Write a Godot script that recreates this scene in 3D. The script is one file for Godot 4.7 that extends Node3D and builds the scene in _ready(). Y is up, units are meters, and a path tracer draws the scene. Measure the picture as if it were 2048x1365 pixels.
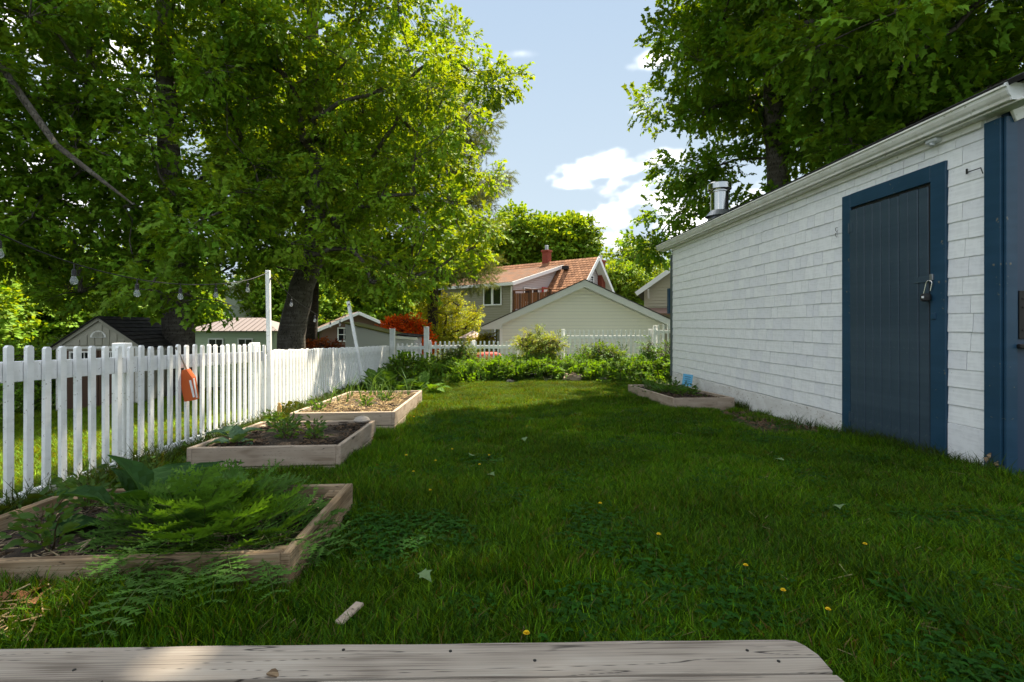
extends Node3D
# A back yard in spring: raised beds, picket fences and a shingled shed under big maples.
# World axes: -z runs along the shed wall away from the camera, +x to the right, y up, metres.

var rng := RandomNumberGenerator.new()
var taken := {}
var cache := {}
var M := {}
var T := {}
const SLOPE := 0.035

func gy(x: float, z: float) -> float:
	var y := SLOPE * maxf(z, -14.0)
	if z < -14.0: y -= minf(-14.0 - z, 3.2) * 0.25
	if x < -2.75: y -= minf((-2.75 - x) * 0.085, 1.1) * clampf((z + 40.0) / 20.0, 0.0, 1.0)
	y += 0.13 * bump(-2.3, 8.5, x) * smoothstep(-11.5, -12.2, z) * smoothstep(-14.2, -13.0, z)
	return y

func mound(x: float, z: float) -> float:
	# soil and litter heaped against the front of the old bed
	return 0.075 * exp(-pow((z + 1.74) / 0.16, 2.0)) * smoothstep(-0.55, -1.0, x)

func bump(a: float, b: float, x: float) -> float:
	return smoothstep(a - 0.4, a + 0.2, x) * smoothstep(b + 0.4, b - 0.2, x)

# ------------------------------------------------------------------ naming
func numbered(called: String) -> String:
	if not taken.has(called):
		taken[called] = 0
		return called
	taken[called] += 1
	return "%s_%03d" % [called, taken[called]]

func tag(o: Node, label: String, category: String, group := "", kind := "") -> Node:
	if label: o.set_meta("label", label)
	if category: o.set_meta("category", category)
	if group: o.set_meta("group", group)
	if kind: o.set_meta("kind", kind)
	return o

func thing(called: String, label: String, category: String, at := Vector3.ZERO, group := "", turn := 0.0) -> Node3D:
	var o := Node3D.new()
	o.name = numbered(called)
	add_child(o)
	o.position = at
	o.rotation.y = turn
	tag(o, label, category, group)
	return o

func part(called: String, mesh: Mesh, m: Material, parent: Node, at := Vector3.ZERO, rot := Vector3.ZERO, scl := Vector3.ONE) -> MeshInstance3D:
	var o := MeshInstance3D.new()
	o.mesh = mesh
	o.material_override = m
	o.name = numbered(called) if parent == self else called
	parent.add_child(o, true)
	o.position = at
	o.rotation = rot
	o.scale = scl
	return o

func structure(called: String, mesh: Mesh, m: Material, at := Vector3.ZERO) -> MeshInstance3D:
	var o := part(called, mesh, m, self, at)
	o.set_meta("kind", "structure")
	return o

# ------------------------------------------------------------------ shapes
class Shape:
	var v := PackedVector3Array()
	var n := PackedVector3Array()
	var c := PackedColorArray()
	var uv := PackedVector2Array()
	var col := Color.WHITE
	var colored := false
	func tri(a: Vector3, b: Vector3, d: Vector3, out := Vector3.ZERO) -> void:
		var q := (d - a).cross(b - a)
		if q.length_squared() < 1e-16: return
		if out != Vector3.ZERO and q.dot(out) < 0.0:
			var s := b
			b = d
			d = s
			q = -q
		q = q.normalized()
		v.push_back(a); v.push_back(b); v.push_back(d)
		n.push_back(q); n.push_back(q); n.push_back(q)
		if colored:
			c.push_back(col); c.push_back(col); c.push_back(col)
	func quad(a: Vector3, b: Vector3, d: Vector3, e: Vector3, out := Vector3.ZERO) -> void:
		tri(a, b, d, out)
		tri(a, d, e, out)
	func smooth(a: Vector3, b: Vector3, d: Vector3, na: Vector3, nb: Vector3, nd: Vector3) -> void:
		var q := (d - a).cross(b - a)
		if q.dot(na + nb + nd) < 0.0:
			v.push_back(a); v.push_back(d); v.push_back(b)
			n.push_back(na); n.push_back(nd); n.push_back(nb)
		else:
			v.push_back(a); v.push_back(b); v.push_back(d)
			n.push_back(na); n.push_back(nb); n.push_back(nd)
		if colored:
			c.push_back(col); c.push_back(col); c.push_back(col)
	func box(lo: Vector3, hi: Vector3, bev := 0.0) -> void:
		# a box with chamfered edges
		var ce := (lo + hi) / 2
		var h := (hi - lo) / 2
		if bev <= 0.0:
			for ax in 3:
				for sg in [-1.0, 1.0]:
					var u := Vector3.ZERO
					var w := Vector3.ZERO
					var o := Vector3.ZERO
					o[ax] = sg * h[ax]
					u[(ax + 1) % 3] = h[(ax + 1) % 3]
					w[(ax + 2) % 3] = h[(ax + 2) % 3]
					quad(ce + o - u - w, ce + o + u - w, ce + o + u + w, ce + o - u + w, o)
			return
		bev = minf(bev, minf(h.x, minf(h.y, h.z)) * 0.9)
		var g := h - Vector3.ONE * bev
		for ax in 3:
			for sg in [-1.0, 1.0]:
				var u := Vector3.ZERO
				var w := Vector3.ZERO
				var o := Vector3.ZERO
				o[ax] = sg * h[ax]
				u[(ax + 1) % 3] = g[(ax + 1) % 3]
				w[(ax + 2) % 3] = g[(ax + 2) % 3]
				quad(ce + o - u - w, ce + o + u - w, ce + o + u + w, ce + o - u + w, o)
		for ax in 3:
			var i := (ax + 1) % 3
			var j := (ax + 2) % 3
			for s1 in [-1.0, 1.0]:
				for s2 in [-1.0, 1.0]:
					var p := Vector3.ZERO
					var q := Vector3.ZERO
					p[i] = s1 * h[i]
					p[j] = s2 * g[j]
					q[i] = s1 * g[i]
					q[j] = s2 * h[j]
					var l := Vector3.ZERO
					l[ax] = g[ax]
					quad(ce + p - l, ce + p + l, ce + q + l, ce + q - l, p + q)
		for sx in [-1.0, 1.0]:
			for sy in [-1.0, 1.0]:
				for sz in [-1.0, 1.0]:
					tri(ce + Vector3(sx * h.x, sy * g.y, sz * g.z), ce + Vector3(sx * g.x, sy * h.y, sz * g.z), ce + Vector3(sx * g.x, sy * g.y, sz * h.z), Vector3(sx, sy, sz))
	func prism(poly: Array, z0: float, z1: float) -> void:
		# a flat outline (x, y) given some depth along z
		var pts := PackedVector2Array(poly)
		var ix := Geometry2D.triangulate_polygon(pts)
		for k in range(0, ix.size(), 3):
			for z in [z0, z1]:
				tri(v3(pts[ix[k]], z), v3(pts[ix[k + 1]], z), v3(pts[ix[k + 2]], z), Vector3(0, 0, z - (z0 + z1) / 2))
		var area := 0.0
		for k in pts.size(): area += pts[k].cross(pts[(k + 1) % pts.size()])
		var turn := 1.0 if area > 0.0 else -1.0
		for k in pts.size():
			var a := pts[k]
			var b := pts[(k + 1) % pts.size()]
			quad(v3(a, z0), v3(b, z0), v3(b, z1), v3(a, z1), Vector3(b.y - a.y, a.x - b.x, 0) * turn)
	static func v3(p: Vector2, z: float) -> Vector3:
		return Vector3(p.x, p.y, z)
	func tube(pts: Array, radii: Array, sides := 6, cap := true) -> void:
		var rings := []
		var norms := []
		var up := Vector3(0.31, 0.2, 0.93).normalized()
		for i in pts.size():
			var t: Vector3 = (pts[mini(i + 1, pts.size() - 1)] - pts[maxi(i - 1, 0)])
			t = t.normalized()
			var a := t.cross(up)
			if a.length() < 0.05: a = t.cross(Vector3.RIGHT)
			a = a.normalized()
			var b := t.cross(a).normalized()
			var ring := []
			var nn := []
			for k in sides:
				var f := TAU * k / sides
				var d := a * cos(f) + b * sin(f)
				ring.append(pts[i] + d * radii[i])
				nn.append(d)
			rings.append(ring)
			norms.append(nn)
		for i in pts.size() - 1:
			for k in sides:
				var k2 := (k + 1) % sides
				smooth(rings[i][k], rings[i + 1][k], rings[i + 1][k2], norms[i][k], norms[i + 1][k], norms[i + 1][k2])
				smooth(rings[i][k], rings[i + 1][k2], rings[i][k2], norms[i][k], norms[i + 1][k2], norms[i][k2])
		if cap:
			for e in [0, pts.size() - 1]:
				var out: Vector3 = pts[e] - pts[1 if e == 0 else e - 1]
				for k in sides: tri(pts[e], rings[e][k], rings[e][(k + 1) % sides], out)
	func lathe(prof: Array, sides := 20, ce := Vector3.ZERO) -> void:
		# profile of (radius, height)
		for i in prof.size() - 1:
			var p: Vector2 = prof[i]
			var q: Vector2 = prof[i + 1]
			var e := q - p
			if e.length() < 1e-6: continue
			var nr := Vector2(e.y, -e.x).normalized()
			for k in sides:
				var f := TAU * k / sides
				var g := TAU * (k + 1) / sides
				var df := Vector3(cos(f), 0, sin(f))
				var dg := Vector3(cos(g), 0, sin(g))
				var a := ce + df * p.x + Vector3(0, p.y, 0)
				var b := ce + dg * p.x + Vector3(0, p.y, 0)
				var c2 := ce + dg * q.x + Vector3(0, q.y, 0)
				var d := ce + df * q.x + Vector3(0, q.y, 0)
				var nf := (df * nr.x + Vector3(0, nr.y, 0))
				var ng := (dg * nr.x + Vector3(0, nr.y, 0))
				if p.x > 1e-5: smooth(a, b, c2, nf, ng, ng)
				if q.x > 1e-5: smooth(a, c2, d, nf, ng, nf)
	func mesh() -> ArrayMesh:
		var m := ArrayMesh.new()
		if v.is_empty(): return m
		var arr := []
		arr.resize(Mesh.ARRAY_MAX)
		arr[Mesh.ARRAY_VERTEX] = v
		arr[Mesh.ARRAY_NORMAL] = n
		if colored: arr[Mesh.ARRAY_COLOR] = c
		m.add_surface_from_arrays(Mesh.PRIMITIVE_TRIANGLES, arr)
		return m

func box(size: Vector3, bev := 0.003) -> ArrayMesh:
	var key := "box%.4f,%.4f,%.4f,%.4f" % [size.x, size.y, size.z, bev]
	if not cache.has(key):
		var s := Shape.new()
		s.box(-size / 2, size / 2, bev)
		cache[key] = s.mesh()
	return cache[key]

func bar(called: String, a: Vector3, b: Vector3, w: float, t: float, m: Material, parent: Node, up := Vector3.UP, bev := 0.003) -> MeshInstance3D:
	# a board from a to b: length along its own x, thickness t along "up", width w across
	var o := part(called, box(Vector3(a.distance_to(b), t, w), bev), m, parent, (a + b) / 2)
	var x := (b - a).normalized()
	var z := x.cross(up).normalized()
	o.basis = Basis(x, z.cross(x).normalized(), z)
	return o

func rf(a: float, b: float) -> float:
	return rng.randf_range(a, b)

func rdir() -> Vector3:
	var z := rf(-1, 1)
	var f := rf(0, TAU)
	var r := sqrt(1 - z * z)
	return Vector3(r * cos(f), z, r * sin(f))

# ------------------------------------------------------------------ textures and materials
func lin(r: float, g: float, b: float) -> Color:
	return Color(r, g, b).linear_to_srgb()

func noise(sd: int, freq: float, oct := 4) -> FastNoiseLite:
	var f := FastNoiseLite.new()
	f.seed = sd
	f.frequency = freq
	f.noise_type = FastNoiseLite.TYPE_SIMPLEX_SMOOTH
	f.fractal_octaves = oct
	return f

func ramp_tex(w: int, h: int, f: Callable) -> ImageTexture:
	var data := PackedByteArray()
	data.resize(w * h * 3)
	var i := 0
	for y in h:
		for x in w:
			var c: Color = f.call(x, y)
			data[i] = int(clampf(c.r, 0, 1) * 255)
			data[i + 1] = int(clampf(c.g, 0, 1) * 255)
			data[i + 2] = int(clampf(c.b, 0, 1) * 255)
			i += 3
	return ImageTexture.create_from_image(Image.create_from_data(w, h, false, Image.FORMAT_RGB8, data))

func wood_tex(sd: int, pale: Color, mid: Color, dark: Color, rough: float, knots: int) -> ImageTexture:
	# grain runs along u
	var a := noise(sd, 0.02, 3)
	var b := noise(sd + 1, 0.11, 3)
	var cc := noise(sd + 2, 0.012, 3)
	var r := RandomNumberGenerator.new()
	r.seed = sd
	var ks := []
	for k in knots: ks.append(Vector3(r.randf() * 512, r.randf() * 256, r.randf_range(3.0, 7.0)))
	var cr := noise(sd + 3, 0.012, 2)
	return ramp_tex(640, 448, func(x: int, y: int) -> Color:
		var px := x * 0.8
		var py := y * 0.5714
		var yy := py
		var k2 := 0.0
		for k in ks:
			var dx: float = (px - k.x) * 0.55
			var dy: float = py - k.y
			var d: float = sqrt(dx * dx + dy * dy) / k.z
			yy += 9.0 * exp(-d * d * 0.18) * signf(dy)
			k2 = maxf(k2, 1.0 - smoothstep(0.5, 1.2, d))
		var g := a.get_noise_2d(px * 0.06 + 40, yy * 2.6) * 0.55 + b.get_noise_2d(px * 0.09, yy * 5.2) * 0.75
		var big := cc.get_noise_2d(px, py * 1.4)
		var t := clampf(0.5 + g * rough + big * 0.55, 0, 1)
		var c := dark.lerp(mid, smoothstep(0.05, 0.45, t)).lerp(pale, smoothstep(0.45, 0.95, t))
		var split := absf(cr.get_noise_2d(px * 0.35 + 900, yy * 4.0))
		c = c.lerp(dark * 0.45, (1.0 - smoothstep(0.0, 0.022, split)) * smoothstep(0.05, 0.3, big + 0.25))
		return c.lerp(dark * 0.55, k2 * 0.8))

func paint_tex(sd: int, base: Color, other: Color, streak: float, chip: Color, chip_at: float) -> ImageTexture:
	# paint with brush streaks along u, stains and a few chips
	var a := noise(sd, 0.03, 4)
	var b := noise(sd + 1, 0.012, 4)
	var d := noise(sd + 2, 0.06, 5)
	return ramp_tex(512, 512, func(x: int, y: int) -> Color:
		var s := a.get_noise_2d(x * 0.08, y * 2.0) * streak
		var g := clampf(0.35 + b.get_noise_2d(x, y) * 0.9 + s, 0, 1)
		var c := base.lerp(other, g)
		var k := d.get_noise_2d(x, y) + 0.25 * b.get_noise_2d(x + 300, y)
		return c.lerp(chip, smoothstep(chip_at, chip_at + 0.06, k)))

func mat(key: String, c: Color, rough := 0.8, tex: Texture2D = null, scale := Vector3.ONE, offset := Vector3(0.5, 0.5, 0.5), world := false) -> StandardMaterial3D:
	var m := StandardMaterial3D.new()
	m.resource_name = key
	m.albedo_color = c
	m.roughness = rough
	m.metallic_specular = 0.4
	if tex:
		m.albedo_texture = tex
		m.uv1_triplanar = true
		m.uv1_world_triplanar = world
		m.uv1_triplanar_sharpness = 4.0
		m.uv1_scale = scale
		m.uv1_offset = offset
	M[key] = m
	return m

func relief(m: StandardMaterial3D, tex: Texture2D, cm: float) -> void:
	m.heightmap_enabled = true
	m.heightmap_texture = tex
	m.heightmap_scale = cm

func leaf_mat(key: String, through: Color, rough := 0.55) -> StandardMaterial3D:
	var m := mat(key, Color.WHITE, rough)
	m.vertex_color_use_as_albedo = true
	m.backlight_enabled = true
	m.backlight = through
	m.metallic_specular = 0.3
	return m

# ------------------------------------------------------------------ camera, sky, sun
func set_camera_and_light() -> void:
	var cam := Camera3D.new()
	cam.name = "camera"
	add_child(cam)
	cam.position = Vector3(0, 0.95, 0)
	cam.rotation_degrees.y = -2.92
	cam.projection = Camera3D.PROJECTION_FRUSTUM
	cam.near = 0.05
	cam.far = 400.0
	# 1000 pixels of focal length for a picture 1365 pixels high; the horizon lies 32.5 pixels above the middle
	cam.size = 1365.0 / 1000.0 * cam.near
	cam.frustum_offset = Vector2(0, -32.5 / 1000.0 * cam.near)
	cam.current = true
	var sun := DirectionalLight3D.new()
	sun.name = "sun"
	add_child(sun)
	var to_sun := Vector3(0.26, 0.86, -0.44).normalized()
	sun.look_at_from_position(to_sun * 50.0, Vector3.ZERO, Vector3.UP)
	sun.light_energy = 1.6
	sun.light_color = Color(1.0, 0.95, 0.85)
	sun.light_angular_distance = 0.5
	sun.shadow_enabled = true
	var we := WorldEnvironment.new()
	we.name = "environment"
	var env := Environment.new()
	env.background_mode = Environment.BG_SKY
	var sky := Sky.new()
	var pano := PanoramaSkyMaterial.new()
	pano.panorama = sky_picture()
	sky.sky_material = pano
	env.sky = sky
	env.background_energy_multiplier = 1.0
	env.tonemap_mode = Environment.TONE_MAPPER_LINEAR
	env.tonemap_exposure = 3.5
	env.sdfgi_enabled = true
	env.ssao_enabled = true
	env.ssil_enabled = true
	we.environment = env
	add_child(we)

func sky_picture() -> ImageTexture:
	var w := 2048
	var h := 1024
	var fine := noise(5, 4.0, 6)
	# clouds: azimuth to the right of -z, height above the horizon, half sizes (degrees), thickness
	var clouds := [
		[13.0, 17.0, 5.2, 1.5, 1.0], [9.5, 15.6, 3.0, 1.1, 0.9], [20.0, 12.5, 8.5, 3.6, 1.15], [16.0, 9.0, 5.0, 1.6, 0.8], [26.0, 10.0, 9.0, 4.0, 1.1],
		[19.0, 27.0, 2.8, 1.1, 0.75], [17.5, 22.5, 1.8, 0.6, 0.4], [20.0, 17.5, 4.0, 1.2, 0.7], [4.0, 28.5, 1.6, 0.5, 0.25], [14.0, 5.0, 16.0, 2.0, 0.9],
	]
	var r := RandomNumberGenerator.new()
	r.seed = 77
	for k in 75:
		var az := r.randf_range(42.0, 338.0)
		var el := 5.0 + 62.0 * pow(r.randf(), 1.3)
		var sz := r.randf_range(7.0, 15.0) * (0.8 + el / 70.0)
		clouds.append([az, el, sz / maxf(cos(deg_to_rad(el)), 0.35), sz * r.randf_range(0.3, 0.5), r.randf_range(0.8, 1.15)])
	var grid := {}   # clouds that can reach each 10 degree cell
	for a in 36:
		for e in 9:
			var near := []
			for c in clouds:
				var da := absf(wrapf(a * 10.0 + 5.0 - c[0], -180, 180))
				if da < c[2] * 1.5 + 5.5 and absf(e * 10.0 + 5.0 - c[1]) < c[3] * 1.5 + 5.5: near.append(c)
			grid[a * 9 + e] = near
	var data := PackedFloat32Array()
	data.resize(w * h * 3)
	var i := 0
	for y in h:
		var el := 90.0 - (y + 0.5) / h * 180.0
		var s := sin(deg_to_rad(maxf(el, 0.0)))
		var base := Vector3(0.107, 0.155, 0.23).lerp(Vector3(0.222, 0.26, 0.283), pow(1.0 - s, 1.2))
		if el < 0.0: base = Vector3(0.16, 0.17, 0.13)
		for x in w:
			var c := base
			if el > 0.0:
				var az := (x + 0.5) / w * 360.0
				var cell: Array = grid[int(wrapf(az, 0, 359.99) / 10.0) * 9 + mini(int(el / 10.0), 8)]
				if cell:
					var ar := deg_to_rad(az)
					var ce := cos(deg_to_rad(el))
					var nn := fine.get_noise_3d(sin(ar) * ce * 2.2, s * 4.0, cos(ar) * ce * 2.2)
					var most := 0.0
					for q in cell:
						var dx: float = wrapf(az - q[0], -180, 180) / q[2]
						var dy: float = (el - q[1]) / q[3]
						if dy < 0.0: dy *= 1.5
						most = maxf(most, (1.0 - sqrt(dx * dx + dy * dy) + nn * 1.5) * q[4])
					c = c.lerp(Vector3(0.80, 0.795, 0.775), smoothstep(0.0, 0.95, most))
			data[i] = c.x
			data[i + 1] = c.y
			data[i + 2] = c.z
			i += 3
	return ImageTexture.create_from_image(Image.create_from_data(w, h, false, Image.FORMAT_RGBF, data.to_byte_array()))

# ------------------------------------------------------------------ materials
func make_materials() -> void:
	T.wood_grey = wood_tex(11, lin(0.40, 0.345, 0.285), lin(0.31, 0.26, 0.21), lin(0.15, 0.12, 0.095), 0.6, 6)
	T.wood_bed = wood_tex(23, lin(0.42, 0.34, 0.265), lin(0.35, 0.275, 0.21), lin(0.21, 0.155, 0.11), 0.4, 3)
	T.wood_old = wood_tex(37, lin(0.34, 0.26, 0.17), lin(0.24, 0.165, 0.095), lin(0.09, 0.055, 0.03), 0.8, 4)
	T.white = paint_tex(41, lin(0.84, 0.84, 0.84), lin(0.74, 0.74, 0.73), 0.5, lin(0.40, 0.37, 0.33), 0.52)
	T.shingle = paint_tex(43, lin(0.86, 0.86, 0.86), lin(0.77, 0.77, 0.77), 1.0, lin(0.62, 0.62, 0.60), 0.60)
	T.cream = paint_tex(45, lin(0.80, 0.79, 0.74), lin(0.66, 0.64, 0.57), 0.4, lin(0.42, 0.39, 0.32), 0.50)
	T.peeling = paint_tex(61, lin(0.74, 0.73, 0.71), lin(0.60, 0.575, 0.55), 0.2, lin(0.33, 0.28, 0.22), 0.47)
	T.blue = paint_tex(47, lin(0.034, 0.057, 0.080), lin(0.046, 0.073, 0.098), 0.7, lin(0.06, 0.085, 0.10), 0.56)
	T.trim = paint_tex(49, lin(0.014, 0.050, 0.092), lin(0.020, 0.062, 0.112), 0.7, lin(0.16, 0.14, 0.11), 0.60)
	T.bark = paint_tex(53, lin(0.085, 0.072, 0.058), lin(0.15, 0.135, 0.115), 1.3, lin(0.035, 0.03, 0.025), 0.28)
	T.soil = paint_tex(57, lin(0.022, 0.015, 0.010), lin(0.05, 0.034, 0.022), 0.2, lin(0.10, 0.07, 0.045), 0.42)
	T.ground = paint_tex(59, lin(0.020, 0.034, 0.009), lin(0.036, 0.052, 0.014), 0.2, lin(0.06, 0.05, 0.026), 0.50)
	for k in 3:
		var off := Vector3(0.5 + 0.29 * k, 0.5 + 0.37 * k, 0.5 + 0.23 * k)
		relief(mat("bench_wood%d" % k, Color.WHITE, 0.85, T.wood_grey, Vector3(0.42, 1.9, 1.9), off), T.wood_grey, 0.25)
		relief(mat("bed_wood%d" % k, Color.WHITE, 0.85, T.wood_bed, Vector3(0.42, 1.9, 1.9), off), T.wood_bed, 0.12)
		relief(mat("old_wood%d" % k, Color.WHITE, 0.9, T.wood_old, Vector3(0.42, 1.9, 1.9), off), T.wood_old, 0.3)
		mat("fence%d" % k, Color.WHITE, 0.6, T.white, Vector3(0.9, 0.9, 0.9), off)
		relief(mat("shingle%d" % k, Color(0.97, 0.97, 0.98) if k == 1 else Color(1, 1, 1), 0.6, T.shingle, Vector3(1.6, 1.6, 1.6), off), T.shingle, 0.15)
		M["shingle%d" % k].uv1_scale = Vector3(2.5, 1.2, 2.5)
	relief(mat("door_blue", Color.WHITE, 0.42, T.blue, Vector3(0.4, 0.4, 0.4)), T.blue, 0.4)
	relief(mat("trim_blue", Color.WHITE, 0.38, T.trim, Vector3(0.4, 0.4, 0.4)), T.trim, 0.4)
	mat("front_blue", lin(0.030, 0.055, 0.098), 0.42)
	mat("cream", Color.WHITE, 0.6, T.cream, Vector3(0.7, 0.7, 0.7))
	mat("peeling", Color.WHITE, 0.85, T.peeling, Vector3(0.55, 0.9, 0.55))
	relief(mat("bark", Color.WHITE, 0.95, T.bark, Vector3(0.8, 0.28, 0.8)), T.bark, 3.0)
	relief(mat("bark_dark", Color(0.75, 0.72, 0.7), 0.95, T.bark, Vector3(0.8, 0.28, 0.8)), T.bark, 3.0)
	mat("twig", lin(0.10, 0.085, 0.06), 0.9)
	relief(mat("soil", Color.WHITE, 0.95, T.soil, Vector3(1.6, 1.6, 1.6), Vector3.ZERO, true), T.soil, 3.0)
	mat("ground", Color.WHITE, 0.95, T.ground, Vector3(0.35, 0.35, 0.35), Vector3.ZERO, true)
	mat("black", lin(0.015, 0.015, 0.016), 0.45)
	mat("iron", lin(0.03, 0.028, 0.027), 0.5).metallic = 0.6
	mat("steel", lin(0.62, 0.60, 0.58), 0.16).metallic = 1.0
	mat("galvanised", lin(0.33, 0.34, 0.36), 0.4).metallic = 0.8
	mat("roof_dark", lin(0.022, 0.02, 0.02), 0.9)
	mat("orange_paint", lin(0.55, 0.11, 0.025), 0.5)
	mat("white_plain", lin(0.78, 0.78, 0.78), 0.6)
	mat("grey_white", lin(0.55, 0.57, 0.58), 0.6)
	var g := mat("glass", Color(0.95, 0.97, 1.0, 0.12), 0.03)
	g.transparency = BaseMaterial3D.TRANSPARENCY_ALPHA
	g.cull_mode = BaseMaterial3D.CULL_DISABLED
	mat("window_dark", lin(0.012, 0.015, 0.016), 0.06)
	leaf_mat("leaf", Color(1.0, 0.86, 0.4))
	leaf_mat("grass", Color(1.0, 0.68, 0.25), 0.6)
	leaf_mat("herb", Color(1.0, 0.95, 0.4), 0.7)
	mat("painted", Color.WHITE, 0.9).vertex_color_use_as_albedo = true

# ------------------------------------------------------------------ leaves and blades
func leaf(s: Shape, at: Vector3, along: Vector3, up: Vector3, size: float, kind: String, c: Color) -> void:
	# one leaf: an outline folded along its midrib, from its base "at" towards "along"
	s.col = c
	var y := along.normalized()
	var x := y.cross(up).normalized()
	var z := x.cross(y).normalized()
	var half: Array
	match kind:
		"maple": half = [Vector2(0.10, 0.0), Vector2(0.40, 0.02), Vector2(0.30, 0.17), Vector2(0.58, 0.42), Vector2(0.33, 0.44), Vector2(0.20, 0.62), Vector2(0.0, 1.0)]
		"simple": half = [Vector2(0.30, 0.22), Vector2(0.32, 0.5), Vector2(0.0, 1.0)]
		"oval": half = [Vector2(0.16, 0.12), Vector2(0.25, 0.4), Vector2(0.18, 0.75), Vector2(0.0, 1.0)]
		"broad": half = [Vector2(0.28, 0.06), Vector2(0.42, 0.28), Vector2(0.36, 0.58), Vector2(0.18, 0.86), Vector2(0.0, 1.0)]
		_: half = [Vector2(0.06, 0.3), Vector2(0.05, 0.7), Vector2(0.0, 1.0)]
	for sd in [-1.0, 1.0]:
		var prev := at
		for p in half:
			var q: Vector3 = at + (x * (p.x * sd) + y * p.y + z * (0.22 * p.x - 0.22 * p.y * p.y)) * size
			var mid := at + (y * 0.4 - z * 0.035) * size
			s.tri(mid, prev, q, z)
			prev = q

func sprig(sd: int, kind: String, leaves: int, length: float, size: float, base: Color, vary: float) -> ArrayMesh:
	# a twig along +y, its leaves facing +z
	rng.seed = sd
	var s := Shape.new()
	s.colored = true
	s.col = Color(0.11, 0.085, 0.05)
	s.tube([Vector3.ZERO, Vector3(0, length * 0.5, 0.01), Vector3(0, length, -0.02)], [0.004, 0.003, 0.001], 3, false)
	for k in leaves:
		var f := (k + 0.6) / leaves
		var sdx := -1.0 if k % 2 == 0 else 1.0
		var a := Vector3(0, length * f, 0)
		var d := Vector3(sdx * rf(0.5, 1.1), rf(0.25, 0.9), rf(-0.45, 0.25)).normalized()
		var up := (Vector3(0, 0, 1) + rdir() * 0.55).normalized()
		var l := rf(0.6, 1.3) * size
		var t := rf(1.0 - vary, 1.0 + vary)
		leaf(s, a + d * size * 0.45, d, up, l, kind, Color(base.r * t * rf(0.9, 1.12), base.g * t, base.b * t))
	return s.mesh()

func needles(sd: int, base: Color) -> ArrayMesh:
	rng.seed = sd
	var s := Shape.new()
	s.colored = true
	s.col = Color(0.08, 0.06, 0.04)
	s.tube([Vector3.ZERO, Vector3(0, 0.32, 0)], [0.005, 0.002], 3, false)
	for k in 46:
		var a := Vector3(0, rf(0.08, 0.32), 0)
		var d := (Vector3(rf(-1, 1), rf(0.4, 1.2), rf(-1, 1))).normalized()
		var x := d.cross(rdir()).normalized() * 0.0035
		var t := rf(0.7, 1.3)
		s.col = Color(base.r * t, base.g * t, base.b * t)
		s.tri(a - x, a + x, a + d * rf(0.10, 0.15), Vector3(0, 0, 1))
	return s.mesh()

func tuft(sd: int, blades: int, radius: float, height: float, base: Color, tip: Color, width := 0.0028) -> ArrayMesh:
	rng.seed = sd
	var s := Shape.new()
	s.colored = true
	for k in blades:
		var f := rf(0, TAU)
		var rr := radius * sqrt(rf(0, 1)) * rf(0.75, 1.0)
		var a := Vector3(cos(f) * rr, -0.004, sin(f) * rr)
		var h := height * rf(0.45, 1.15)
		var lean := Vector3(rf(-1, 1), 0, rf(-1, 1)) * h * 0.85
		var x := Vector3(cos(f * 3.0), 0, sin(f * 3.0)) * width * rf(0.7, 1.3)
		var m := a + Vector3(0, h * 0.62, 0) + lean * 0.3
		var e := a + Vector3(0, h, 0) + lean
		var t := rf(0.5, 1.4)
		var c := base.lerp(tip, pow(rf(0, 1), 1.4)) * t
		if rng.randf() < 0.03: c = Color(0.20, 0.17, 0.07)
		s.col = c
		var up := Vector3(lean.x, h * 0.7, lean.z)
		s.quad(a - x, a + x, m + x * 0.8, m - x * 0.8, up)
		s.tri(m - x * 0.8, m + x * 0.8, e, up)
	return s.mesh()

func clover(sd: int, leaves: int, radius: float, base: Color) -> ArrayMesh:
	rng.seed = sd
	var s := Shape.new()
	s.colored = true
	for k in leaves:
		var f := rf(0, TAU)
		var rr := radius * sqrt(rf(0, 1))
		var a := Vector3(cos(f) * rr, rf(0.02, 0.045), sin(f) * rr)
		var t := rf(0.7, 1.25)
		for j in 3:
			var g := f + TAU * j / 3.0
			leaf(s, a, Vector3(cos(g), rf(-0.1, 0.3), sin(g)), Vector3.UP, rf(0.010, 0.016), "broad", base * t)
	return s.mesh()

func scatter(called: String, mesh: Mesh, m: Material, places: Array, tints: Array, parent: Node) -> MultiMeshInstance3D:
	var mm := MultiMesh.new()
	mm.transform_format = MultiMesh.TRANSFORM_3D
	mm.use_colors = true
	mm.mesh = mesh
	mm.instance_count = places.size()
	for i in places.size():
		mm.set_instance_transform(i, places[i])
		mm.set_instance_color(i, tints[i])
	var o := MultiMeshInstance3D.new()
	o.multimesh = mm
	o.material_override = m
	o.name = called
	parent.add_child(o, true)
	o.set_meta("kind", "stuff")
	return o

func ground_at(x: float, z: float, up := 0.0) -> Vector3:
	return Vector3(x, gy(x, z) + up, z)

# rectangles (x0, x1, z0, z1) where nothing grows: the beds, the shed
const BARE := [[-2.28, -0.74, -2.82, -1.84], [-2.2, -1.05, -4.95, -3.70], [-2.12, -0.97, -7.9, -5.40], [2.60, 3.5, -9.06, -6.80], [3.56, 9.0, -9.7, -3.2]]

func bare(x: float, z: float, margin := 0.0) -> bool:
	for b in BARE:
		if x > b[0] - margin and x < b[1] + margin and z > b[2] - margin and z < b[3] + margin: return true
	return false

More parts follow.
